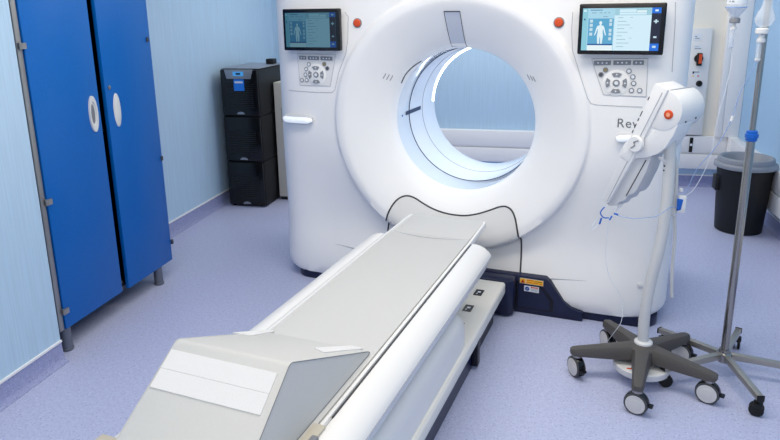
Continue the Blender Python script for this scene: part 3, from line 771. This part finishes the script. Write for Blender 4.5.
def velcro(px4, P, Q, parts=1):
    pts = [on_slope(u, v, P, Q) for u, v in px4]; n = pts[0][1]; c = [p for p, _ in pts]
    for k in range(parts):
        f0, f1 = k/parts+(.006 if k else 0), (k+1)/parts
        a, b_, d_, e = (c[0]*(1-f0)+c[3]*f0, c[1]*(1-f0)+c[2]*f0, c[1]*(1-f1)+c[2]*f1, c[0]*(1-f1)+c[3]*f1)
        m_ = MB().rings([[p+n*h-wo for p in (a, b_, d_, e)] for h in (-.001, .0025)])
        m_.build('velcro_strip', M['velcro'], wed)
velcro([(171.8, 349.5), (277.7, 373.6), (260.4, 415.6), (150.3, 387.2)], A1, A2, 2)
velcro([(232.5, 333.2), (260, 331.0), (278, 331.2), (252, 336)], A0, A1)
velcro([(314, 348.5), (355, 345.8), (363, 349.2), (324, 353)], A0, A1)

# ------------------------------------------------------------------ casters
def caster(parent, o, pos, ang, r, w, big, lever=True):
    """pos: wheel contact point; ang: heading of the wheel plane"""
    p = Vector(pos); h = Vector((math.cos(ang), math.sin(ang), 0)); s = Vector((-h.y, h.x, 0)); z = Vector((0, 0, 1))
    c = p+z*r
    if big:
        cs = MB()
        arc = [(r*1.05*math.cos(a), r*1.05*math.sin(a)) for a in [math.radians(200-i*14) for i in range(15)]]+[(r*.2, -r*.1), (-r*.3, -r*.1)]
        cs.prism(arc, c-s*(w*.30), h, z, s*(w*.60)); cs.cyl(c+z*r*.6+h*.0, c+z*(r+.028), .014, n=14)
        f = W(cs, 'caster', M['black'], parent, o, bevel=.003)
        wb = MB()
        for sg in (1, -1):
            q = c+s*(sg*w*.38); wb.lathe(q-s*(sg*w*.2)*1, [(r*.9, 0), (r, .004), (r, w*.2), (r*.95, w*.22)], 32, s*sg, m=M['wheelr'])
            wb.lathe(q, [(r*.84, 0), (r*.84, w*.05), (r*.5, w*.065), (r*.47, w*.09), (r*.2, w*.1)], 32, s*sg, m=M['wheel'])
        W(wb, 'wheel', None, f, o)
        hb = MB().lathe(c+z*(r+.002), [(.02, 0), (.019, .012), (.012, .02)], 18); W(hb, 'stem', M['chrome'], f, o)
        if lever:
            W(MB().obox(c-h*(r*1.12)+z*(r*.05), [(-h), s, z], (r*.28, w*.26, .005)).obox(c-h*(r*.85)+z*(r*.2), [(-h), s, z], (r*.2, w*.2, r*.12)), 'brake_lever', M['black'], f, o, bevel=.003)
    else:
        f = W(MB().cyl(c+z*r*.2, c+z*(r+.03), .007, n=12).obox(c+z*(r*.75)+h*.004, [h, s, z], (r*.62, w*.62, r*.32)), 'caster', M['blackm'], parent, o, bevel=.003)
        wb = MB()
        for sg in (1, -1): wb.lathe(c+s*(sg*w*.16), [(r*.85, 0), (r, w*.08), (r, w*.28), (r*.85, w*.36)], 24, s*sg)
        W(wb, 'wheel', M['blackm'], f, o)

# ------------------------------------------------------------------ contrast injector on its five-arm stand
ho = Vector((.487, 2.785, 0))
inj = thing('contrast_injector', 'white contrast injector on a charcoal five-arm wheeled stand before the scanner', 'contrast injector', ho)
hub = MB().lathe(ho, [(.05, .118), (.066, .125), (.066, .158), (.05, .172), (.036, .176)], 32)
W(hub, 'hub', M['star'], inj, ho)
R_ = .285
for k in range(5):
    a = math.radians(-101+72*k); d = Vector((math.cos(a), math.sin(a), 0)); s = Vector((-d.y, d.x, 0))
    rs = []
    for t, hw_, z0, z1 in ((.0, .046, .112, .168), (.06, .040, .108, .168), (.13, .032, .104, .160), (.21, .027, .104, .150), (.275, .0245, .106, .142), (.30, .021, .108, .138), (.31, .012, .112, .134)):
        c = ho+d*t
        rs.append([c+s*(hw_*x)+Vector((0, 0, z0+(z1-z0)*y)) for x, y in ((-1, 0), (-1.0, .62), (-.72, .95), (-.4, 1), (.4, 1), (.72, .95), (1.0, .62), (1, 0))])
    arm = W(MB().rings(rs), 'arm', M['star'], inj, ho, smooth=32)
    pos = ho+d*(R_-.005); wa = math.radians((-15, -25, -150, 160, -75)[k]); wa = math.radians((157, 155, 150, 112, 118)[k])
    caster(arm, ho, (pos.x, pos.y, 0), wa, .0465, .05, True)
W(MB().lathe(ho, [(.10, .050), (.118, .052), (.12, .062), (.12, .078), (.115, .082)], 44), 'ballast_plate', M['handle'], inj, ho)
W(MB().lathe(ho+Vector((-.055, -.075, .0822)), [(.022, 0), (.022, .001)], 20, m=M['labelw']).obox(ho+Vector((-.06, -.075, .0836)), [Vector((1, 0, 0)), Vector((0, 1, 0)), Vector((0, 0, 1))], (.012, .005, .0004), M['orange']).obox(ho+Vector((-.045, -.07, .0836)), [Vector((1, 0, 0)), Vector((0, 1, 0)), Vector((0, 0, 1))], (.006, .009, .0004), M['blackm']), 'ballast_label', None, inj, ho)
W(MB().cyl(ho+Vector((0, 0, .08)), ho+Vector((0, 0, .118)), .05, n=24), 'ballast_neck', M['greyb'], inj, ho)
pole_pts = [at_y(u, v, 2.785+dy) for u, v, dy in ((643, 341, 0), (644.3, 318, 0), (646.8, 301, 0), (652, 276, 0), (659, 250, 0), (664, 222, .005), (667.5, 192, .012), (669.5, 162, .02), (670.5, 135, .025))]
W(MB().tube(pole_pts, .0235, 20), 'pole', M['pole'], inj, ho)
W(MB().lathe(ho+Vector((0, 0, .17)), [(.04, 0), (.038, .012), (.03, .018)], 24), 'collar', M['handle'], inj, ho)
# head: long axis U, sideways V, face normal Wn
Wn = Vector((-.62, -.785, 0)).normalized(); V0 = Vector((-Wn.y, Wn.x, 0))
al = math.radians(22.3); Zv = Vector((0, 0, 1))
U = (-V0*math.sin(al)-Zv*math.cos(al)); V = (V0*math.cos(al)-Zv*math.sin(al))
P0 = at_y(655.5, 82.5, 2.80)
DD = .155
def hp(v, u, w=0): return P0+V*v+U*u+Wn*w
def hprism(poly, w0, w1, name, mt, par=inj, **k):
    return W(MB().prism(poly, P0+Wn*w0, V, U, Wn*(w1-w0)), name, mt, par, ho, **k)
hprism(rounded([(0, 0), (.064, .0), (.062, .30), (.047, .565), (.012, .565)], [.012, .004, 0, .004, .004]), -.13, .006, 'cover_plate', M['head'], bevel=.004)
hprism([(.046, .02), (.049, .02), (.042, .56), (.039, .56)], .004, .0075, 'cover_groove', M['seaml'])
# drum
n = 40; DR = .084; dc = (.075, .085)
circ_ = [(dc[0]+DR*math.cos(2*PI*i/n), dc[1]+DR*math.sin(2*PI*i/n)) for i in range(n)]
half = [(x, u) for x, u in circ_ if x > .064]
half.sort(key=lambda q: math.atan2(q[1]-dc[1], q[0]-dc[0]))
half = [(.062, dc[1]-math.sqrt(DR**2-.013**2))]+half+[(.062, dc[1]+math.sqrt(DR**2-.013**2))]
dr = hprism(half, -DD-.03, 0, 'motor_drum', M['head'], bevel=.006, smooth=30)
W(MB().lathe(hp(.109, .087, 0), [(.0185, -.002), (.0185, .004), (.015, .006)], 28, Wn, m=M['orange']).lathe(hp(.109, .087, .0055), [(.0085, 0), (.0085, .0012)], 20, Wn, m=M['orangel']), 'orange_badge', None, dr, ho)
W(MB().tube([hp(.068, .0005, -.006), hp(.068, .0005, -.06), hp(.068, .0005, -.12), hp(.068, .0005, -.18)], .0022, 6), 'drum_seam', M['seaml'], dr, ho)
for q in ((.158, .10, -.06), (.1585, .09, -.13)): W(MB().lathe(hp(*q), [(.004, 0), (.004, .003)], 10, V), 'drum_screw', M['seam'], dr, ho)
# housing between drum and syringe block
def pv(u, v, w=-.003):                     # image point to (V, U) in the face plane of the injector head
    o = P0+Wn*w; d = ray(u, v); q = CAM+d*((o-CAM).dot(Wn)/d.dot(Wn))-o
    return q.dot(V), q.dot(U)
hprism(rounded([pv(*p) for p in ((648, 118), (668, 116), (678, 125), (673, 136), (665, 148), (657, 154), (646, 157.6), (626.5, 159.5))], [0, 0, .012, .02, .02, .012, .01, .003]), -.12, -.003, 'housing', M['head'], bevel=.005, smooth=35)
hprism(rounded([pv(*p, -.014) for p in ((628, 156), (653, 152), (646, 172), (637, 190), (633, 194), (628, 195.5), (625, 200), (619, 202.5), (616.5, 206), (607.5, 205.5))], [0, 0, .006, .006, .006, .004, .004, .004, .004, .003]), -.11, -.014, 'syringe_block', M['headg'], bevel=.004, smooth=35)
hprism([pv(*p, -.0125) for p in ((645.5, 160), (646.5, 160), (626.5, 196), (625.5, 196))], -.015, -.0125, 'block_groove', M['seam'])
hprism(rounded([(-.002, .27), (.05, .27), (.05, .345), (-.006, .35)], [.02, .004, .004, .01]), -.1, .009, 'collar_cuff', M['head'], bevel=.004)
W(MB().lathe(hp(.046, .258, .008), [(.034, 0), (.034, .012), (.031, .016)], 36, Wn), 'knob', M['head'], inj, ho)
W(MB().tube([hp(.055, .235, .0255), hp(.039, .252, .0255), hp(.05, .26, .0255), hp(.039, .28, .0255)], .0022, 6, sub=2), 'knob_mark', M['greyb'], inj, ho)
b = MB()
for u0, u1 in ((.06, .075), (.125, .15), (.158, .172), (.185, .205), (.215, .228)):
    c = hp(.006, (u0+u1)/2, .0065); b.obox(c, [U, Wn, V], ((u1-u0)/2, .0006, .0018))
W(b, 'scale_marks', M['seam'], inj, ho)
W(MB().obox(hp(.172, .262, -.0025), [V, U, Wn], (.02, .006, .0008)), 'housing_mark', M['seaml'], inj, ho)
# syringe tips with blue and clear connectors
tips = MB(); 
for v_ in (.03, .085):
    a = hp(v_, .548, -.03); tips.cyl(a, a+U*.02, .012, .006, 14); tips.cyl(a+U*.02, a+U*.038, .005, .005, 12)
W(tips, 'syringe_tip', M['clear'], inj, ho)
def P_(u, v, y=2.80): return at_y(u, v, y)
W(MB().tube([P_(604.5, 207), P_(600.5, 212.5), P_(603.5, 217.5), P_(609, 217.8)], .0027, 8).tube([P_(614, 213.5), P_(618, 214.8)], .0042, 8, sub=1).tube([P_(601.5, 218), P_(599.5, 224)], .004, 8, sub=1).tube([P_(612, 216), P_(609.5, 220)], .0035, 8, sub=1), 'connector', M['clampb'], inj, ho)
W(MB().tube([P_(600, 224), P_(596, 227), P_(591.8, 230), P_(592.6, 225), P_(597, 219)], .0016, 8), 'priming_tube', M['tubew'], inj, ho)
# cable on the pole
W(MB().tube([P_(671, 147, 2.86), P_(675.5, 160, 2.85), P_(676.5, 180, 2.84), P_(674.5, 205, 2.84), P_(674.2, 214, 2.84), P_(675, 235, 2.84), P_(672.5, 265, 2.84), P_(671.6, 290, 2.84), P_(672, 297, 2.84)], .0075, 10), 'power_cable', M['pole'], inj, ho)
W(MB().lathe(P_(674, 212, 2.84), [(.010, -.016), (.012, 0), (.010, .016)], 14), 'cable_clip', M['handle'], inj, ho)
for u, v in ((664.5, 166), (663.8, 170.5)): W(MB().lathe(P_(u, v, 2.764), [(.0035, -.002), (.0035, .002)], 8, (0, -1, 0)), 'pole_screw', M['seam'], inj, ho)
W(MB().box(*[q for pr_ in zip([-.007+c for c in P_(672.5, 172.5, 2.80)], [.007+c for c in P_(672.5, 172.5, 2.80)]) for q in pr_]), 'pole_hook', M['handle'], inj, ho, bevel=.002)

# flow clamp hanging by the injector pole
fo = P_(681, 198, 2.83)
fc = thing('flow_clamp', 'small white and blue infusion flow clamp hanging beside the injector pole', 'infusion clamp', fo)
F = lambda b, name, mt, **k: W(b, name, mt, fc, fo, **k)
F(MB().obox(P_(681.5, 204, 2.83), [Vector((1, 0, 0)), Vector((0, 1, 0)), Vector((0, 0, 1))], (.016, .012, .037)), 'body', M['bright'], bevel=.005)
F(MB().prism([(-.013, .03), (.012, .026), (.006, -.02), (-.011, -.026)], P_(680, 205.5, 2.816), (1, 0, 0), (0, 0, 1), (0, .008, 0)), 'slider', M['clampb'], bevel=.003)
F(MB().lathe(P_(681.2, 190, 2.83), [(.008, -.006), (.009, 0), (.006, .008)], 12), 'cap', M['bright'])

# ------------------------------------------------------------------ infusion stand
io_ = Vector((.845, 2.885, 0))
ivs = thing('infusion_stand', 'stainless steel infusion stand on five thin legs at the right', 'infusion stand', io_)
LZ = .088
for k in range(5):
    a = math.radians(-79+72*k); d = Vector((math.cos(a), math.sin(a), 0)); s = Vector((-d.y, d.x, 0))
    rs = []
    for t, z_, hh in ((.015, LZ+.012, .014), (.32, LZ-.002, .012)):
        c = io_+d*t+Vector((0, 0, z_)); rs.append([c+s*(.013*x)+Vector((0, 0, hh*y)) for x, y in ((-1, -1), (1, -1), (1, 1), (-1, 1))])
    lg = W(MB().rings(rs), 'leg', M['brushed'], ivs, io_, bevel=.002)
    c = io_+d*.3205+Vector((0, 0, LZ-.002)); W(MB().obox(c, [d, s, Vector((0, 0, 1))], (.003, .0145, .0135)), 'end_cap', M['blackm'], lg, io_, bevel=.001)
    pos = io_+d*.30; caster(lg, io_, (pos.x, pos.y, 0), math.radians((-20, 30, 75, 10, 200)[k]), .028, .032, False)
W(MB().lathe(io_, [(.026, .07), (.033, .085), (.033, .112), (.024, .116), (.022, .13)], 28), 'hub', M['chrome'], ivs, io_)
W(MB().cyl(io_+Vector((0, 0, .1)), io_+Vector((0, 0, 1.075)), .0165, n=24), 'lower_pole', M['chrome'], ivs, io_)
W(MB().cyl(io_+Vector((0, 0, 1.06)), io_+Vector((0, 0, 1.93)), .0115, n=20), 'upper_pole', M['chrome'], ivs, io_)
W(MB().lathe(io_, [(.018, 1.066), (.022, 1.07), (.022, 1.08), (.0255, 1.082), (.0255, 1.096), (.021, 1.098), (.021, 1.108), (.014, 1.112)], 28), 'clamp_collar', M['clampb'], ivs, io_)
b = MB()
tops = [(math.radians(a), l) for a, l in ((176, .165), (-84, .15), (60, .13))]
for a, l in tops:
    d = Vector((math.cos(a), math.sin(a), 0)); z = Vector((0, 0, 1))
    b.tube([io_+z*1.9, io_+d*(l*.5)+z*1.905, io_+d*l+z*1.895, io_+d*(l+.022)+z*1.915], .005, 10)
W(b, 'hook', M['chrome'], ivs, io_)
# bottle hanging on the left hook
bq = at_y(736, 10, io_.y-.0)
bx = Vector((bq.x, bq.y, 0))
bot = thing('infusion_bottle', 'clear upside-down infusion bottle with grey stopper left of the steel pole', 'infusion bottle', (bx.x, bx.y, 1.56))
bl_ = Vector((bx.x, bx.y, 1.56))
zt = at_y(735, 18.5, bx.y).z                 # stopper top
W(MB().lathe((bx.x, bx.y, zt), [(.012, .0), (.014, .006), (.030, .028), (.0385, .040), (.0385, .21), (.036, .225), (.01, .232)], 32), 'bottle', M['clear'], bot, bl_)
W(MB().lathe((bx.x, bx.y, zt), [(.010, .003), (.012, .007), (.028, .029), (.0355, .041), (.0355, .043)], 28), 'liquid', M['liquid'], bot, bl_)
W(MB().lathe((bx.x, bx.y, zt), [(.0387, .0405), (.0392, .043), (.0387, .0455)], 32, cap0=False, cap1=False), 'level_line', M['tubeb'], bot, bl_)
n = 14; rg = lambda z: [(bx.x+.0389*math.cos(PI*1.06+PI*.72*i/n), bx.y+.0389*math.sin(PI*1.06+PI*.72*i/n), zt+z) for i in range(n+1)]
lb = W(MB().rings([rg(.055), rg(.165)], False, False, closed=False), 'label', M['labelw'], bot, bl_)
b = MB()
for i in range(5):
    a0 = PI*1.2+.12*i
    for zz in (.062, .076, .095, .12):
        if (i+int(zz*1000)) % 3: 
            q = lambda a, z: (bx.x+.0395*math.cos(a), bx.y+.0395*math.sin(a), zt+z)
            b.add([q(a0, zz), q(a0+.09, zz), q(a0+.09, zz+.006), q(a0, zz+.006)], [(0, 1, 2, 3)])
W(b, 'print_lines', M['greyb'], lb, bl_, merge=False)
W(MB().lathe((bx.x, bx.y, zt), [(.017, -.018), (.0195, -.015), (.0195, -.002), (.016, .003)], 24), 'stopper', M['greyb'], bot, bl_)
W(MB().lathe((bx.x, bx.y, zt), [(.006, -.032), (.006, -.018)], 14).lathe((bx.x-.002, bx.y, zt-.032), [(.009, -.012), (.012, -.01), (.012, 0)], 16), 'spike', M['bright'], bot, bl_)
W(MB().lathe((bx.x-.004, bx.y, zt-.042), [(.006, -.072), (.0105, -.066), (.0105, -.004), (.009, 0)], 18), 'drip_chamber', M['clear'], bot, bl_)
W(MB().lathe((bx.x-.004, bx.y, zt-.042), [(.005, -.070), (.0085, -.064), (.0085, -.03)], 16), 'chamber_liquid', M['liquid'], bot, bl_)
W(MB().tube([(bx.x, bx.y, zt+.23), (bx.x, bx.y, 1.88), (bx.x+.004, bx.y, 1.898)], .0025, 8), 'hanger', M['tubew'], bot, bl_)
# second set: soft bag in front of the pole
gy_ = io_.y-.13
g0 = at_y(762.5, 28, gy_)
bag = thing('infusion_bag', 'frosted soft infusion bag with white connector in front of the steel pole', 'infusion bag', (g0.x, gy_, g0.z))
bgo = Vector((g0.x, gy_, g0.z))
B = lambda b, name, mt, par=bag, **k: W(b, name, mt, par, bgo, **k)
prof = [(.012, .0), (.022, .008), (.030, .022), (.0305, .034), (.024, .055), (.016, .075), (.0135, .1), (.020, .14), (.045, .19), (.055, .23), (.05, .26), (.02, .27)]
b = MB(); rs = []
for r, h in prof: rs.append([(g0.x+.002+h*.06+r*1.15*math.cos(2*PI*i/28), gy_+r*.62*math.sin(2*PI*i/28), g0.z+.002+h) for i in range(28)])
b.rings(rs); B(b, 'pouch', M['film'], smooth=80)
B(MB().lathe(g0, [(.020, -.022), (.023, -.018), (.023, -.004), (.018, .0)], 24).lathe(g0-Vector((0, 0, .026)), [(.010, -.012), (.011, 0)], 18).lathe(g0-Vector((0, 0, .038)), [(.014, -.014), (.0155, -.010), (.014, 0)], 20), 'connector', M['bright'])
b = MB().lathe(g0-Vector((.004, 0, .05)), [(.006, -.062), (.0095, -.058), (.0095, 0)], 18); B(b, 'drip_chamber', M['clear'])
B(MB().lathe(g0-Vector((.004, 0, .112)), [(.004, -.012), (.0105, -.006), (.0105, .0)], 16), 'chamber_cap', M['bright'])
B(MB().tube([(g0.x+.018, gy_, g0.z+.27), (g0.x+.01, gy_-.008, 1.86), (io_.x+.016, io_.y-.149, 1.897)], .0025, 8), 'hanger', M['tubew'])

# ------------------------------------------------------------------ tubing
def tubing(name, pxs, r, mt, lab, extra=None, first=None):
    pts = [P_(u, v, y) for u, v, y in pxs]
    if first is not None: pts = [first]+pts
    b = MB().tube(pts, r, 8); o = b.build(name, mt, None, origin=pts[-1]); tag(o, lab, 'infusion tube')
    return o
tubing('infusion_tube', [(731.5, 62, 2.885), (726, 88, 2.88), (718.5, 115, 2.87), (714, 136, 2.86), (712.5, 150, 2.85), (704, 172, 2.84), (694, 189, 2.83), (687.5, 194.5, 2.83), (684.5, 197, 2.83)], .0012, M['tubew'], 'thin white tube falling from the upside-down bottle to the flow clamp', first=Vector((bx.x-.004, bx.y, zt-.115)))
t2 = tubing('infusion_tube', [(748.5, 77, 2.76), (740, 93, 2.77), (734, 112, 2.78), (727.5, 128, 2.79), (716, 147, 2.80), (702, 163, 2.81), (694, 174, 2.82), (688, 188, 2.83), (683.5, 194, 2.83)], .0016, M['tubeb'], 'pale blue tube running from the soft bag down to the flow clamp', first=g0-Vector((.004, 0, .122)))
MB().cyl(P_(733, 116, 2.78)-t2.location, P_(731.3, 121, 2.78)-t2.location, .0065, n=12).build('connector', M['bright'], t2)
tubing('injector_tube', [(617, 214.8, 2.80), (624, 217, 2.79), (634, 218.6, 2.79), (645, 217.8, 2.785), (655, 216.6, 2.752), (662, 213, 2.752), (669, 208, 2.765), (677, 207, 2.80)], .0016, M['tubeb'], 'pale blue tube from the injector tip across its pole')
tubing('drain_tube', [(609, 219, 2.80), (606.5, 240, 2.80), (606, 260, 2.80), (610, 278, 2.80), (618, 291, 2.80), (622.3, 306, 2.80), (621, 322, 2.79), (613, 334, 2.82), (606.5, 343, 2.90), (605.5, 350, 2.95)], .0013, M['tubew'], 'thin white tube hanging from the injector tip down to the stand arms')

# ------------------------------------------------------------------ bin
bno = Vector((1.466, 5.06, 0))
bn = thing('waste_bin', 'round black waste bin with a grey ring lid in the right corner', 'bin', bno)
W(MB().lathe(bno, [(.15, 0), (.158, .006), (.160, .03), (.186, .485), (.19, .49)], 48), 'body', M['bin'], bn, bno)
W(MB().lathe(bno, [(.19, .475), (.208, .48), (.21, .498), (.205, .508), (.188, .514), (.186, .542), (.18, .55), (.168, .552), (.155, .543), (.125, .47), (.11, .45)], 48), 'lid', M['binlid'], bn, bno, smooth=45)
W(MB().box(bno.x-.198, bno.x-.165, bno.y-.05, bno.y+.05, .30, .41), 'grip', M['bin'], bn, bno, bevel=.008)

# ------------------------------------------------------------------ isolator box on the back wall
a = at_y(711, 28, YB-.08); c = at_y(703.5, 138, YB-.08)
x1 = (a.x+c.x)/2; x0 = x1-.20; zt_ = a.z; ys_ = YB-.085
eo = Vector(((x0+x1)/2, YB-.03, .49))
iso = thing('isolator_box', 'tall white electrical isolator box with black and orange rotary switch on the back wall', 'electrical box', eo)
W(MB().box(x0, x1, ys_, YB-.0305, .49, zt_), 'enclosure', M['bright'], iso, eo, bevel=.006)
k = at_y(698.5, 58.5, ys_); sw = W(MB().lathe((k.x, ys_, k.z), [(.036, 0), (.036, .012), (.03, .02)], 28, (0, -1, 0)), 'switch_base', M['blackm'], iso, eo)
W(MB().obox((k.x+.002, ys_-.03, k.z-.006), [Vector((1, 0, 0)), Vector((0, 1, 0)), Vector((0, 0, 1))], (.022, .012, .055)), 'switch_handle', M['blackm'], sw, eo, bevel=.008)
W(MB().obox((k.x+.006, ys_-.044, k.z+.0), [Vector((1, 0, 0)), Vector((0, 1, 0)), Vector((0, 0, 1))], (.012, .003, .04)), 'switch_marker', M['orange'], sw, eo)
k = at_y(699, 83.5, ys_); W(MB().lathe((k.x, ys_, k.z), [(.026, 0), (.026, .012), (.02, .02)], 24, (0, -1, 0)), 'push_button', M['blackm'], iso, eo, bevel=0)
ax = [Vector((1, 0, 0)), Vector((0, 1, 0)), Vector((0, 0, 1))]
def plate(u, v, w, h, items):
    k = at_y(u, v, ys_); b = MB().obox((k.x, ys_-.001, k.z), ax, (w, .0012, h), M['labelw'])
    for dx, dz, ww, hh, mm in items: b.obox((k.x+dx, ys_-.0024, k.z+dz), ax, (ww, .0004, hh), M[mm])
    W(b, 'label_plate', None, iso, eo)
plate(697.5, 37, .034, .03, [(-.012, .004, .008, .004, 'greyb'), (.0, -.012, .018, .003, 'greyb')])
plate(698, 47, .034, .018, [(0, -.012, .026, .003, 'greyb'), (-.01, .004, .018, .002, 'seaml')])
plate(695.8, 72.5, .034, .014, [(-.02, 0, .007, .010, 'seam'), (.008, .004, .02, .004, 'greyb')])
plate(695, 76, .034, .009, [(-.018, 0, .01, .004, 'yellow'), (.024, 0, .006, .006, 'orange')])

# ------------------------------------------------------------------ light
def area(name, x, y, z, sx, sy, e, colr=(1, 1, 1), rot=(0, 0, 0)):
    l = bpy.data.lights.new(name, 'AREA'); l.shape = 'RECTANGLE'; l.size = sx; l.size_y = sy; l.energy = e; l.color = colr
    o = bpy.data.objects.new(name, l); col.objects.link(o); o.location = (x, y, z); o.rotation_euler = rot
WARM = (1, .905, .745)
area('ceiling_lamp_near', -.3, -.1, ZC-.05, 2.8, 1.4, 50, WARM)
area('ceiling_lamp_mid', -.3, 2.4, ZC-.05, 2.8, .7, 44, WARM)
area('ceiling_lamp_far', -.4, 5.2, ZC-.05, 2.8, 1.0, 42, (1, .92, .80))
p = wor((GX, .56, GZ+.37))
area('bore_fill', p.x, p.y, p.z, .25, .5, 1.6, (.90, .95, 1), (0, 0, SA))  # unseen fill light added inside the bore to brighten it
w = bpy.data.worlds.new('room light'); scene.world = w; w.use_nodes = True
w.node_tree.nodes['Background'].inputs['Color'].default_value = (.97, .98, 1, 1)
w.node_tree.nodes['Background'].inputs['Strength'].default_value = .4
vs = scene.view_settings; vs.view_transform = 'Standard'; vs.look = 'None'; vs.gamma = 1; vs.exposure = .0
scene.cycles.max_bounces = 10; scene.cycles.diffuse_bounces = 5
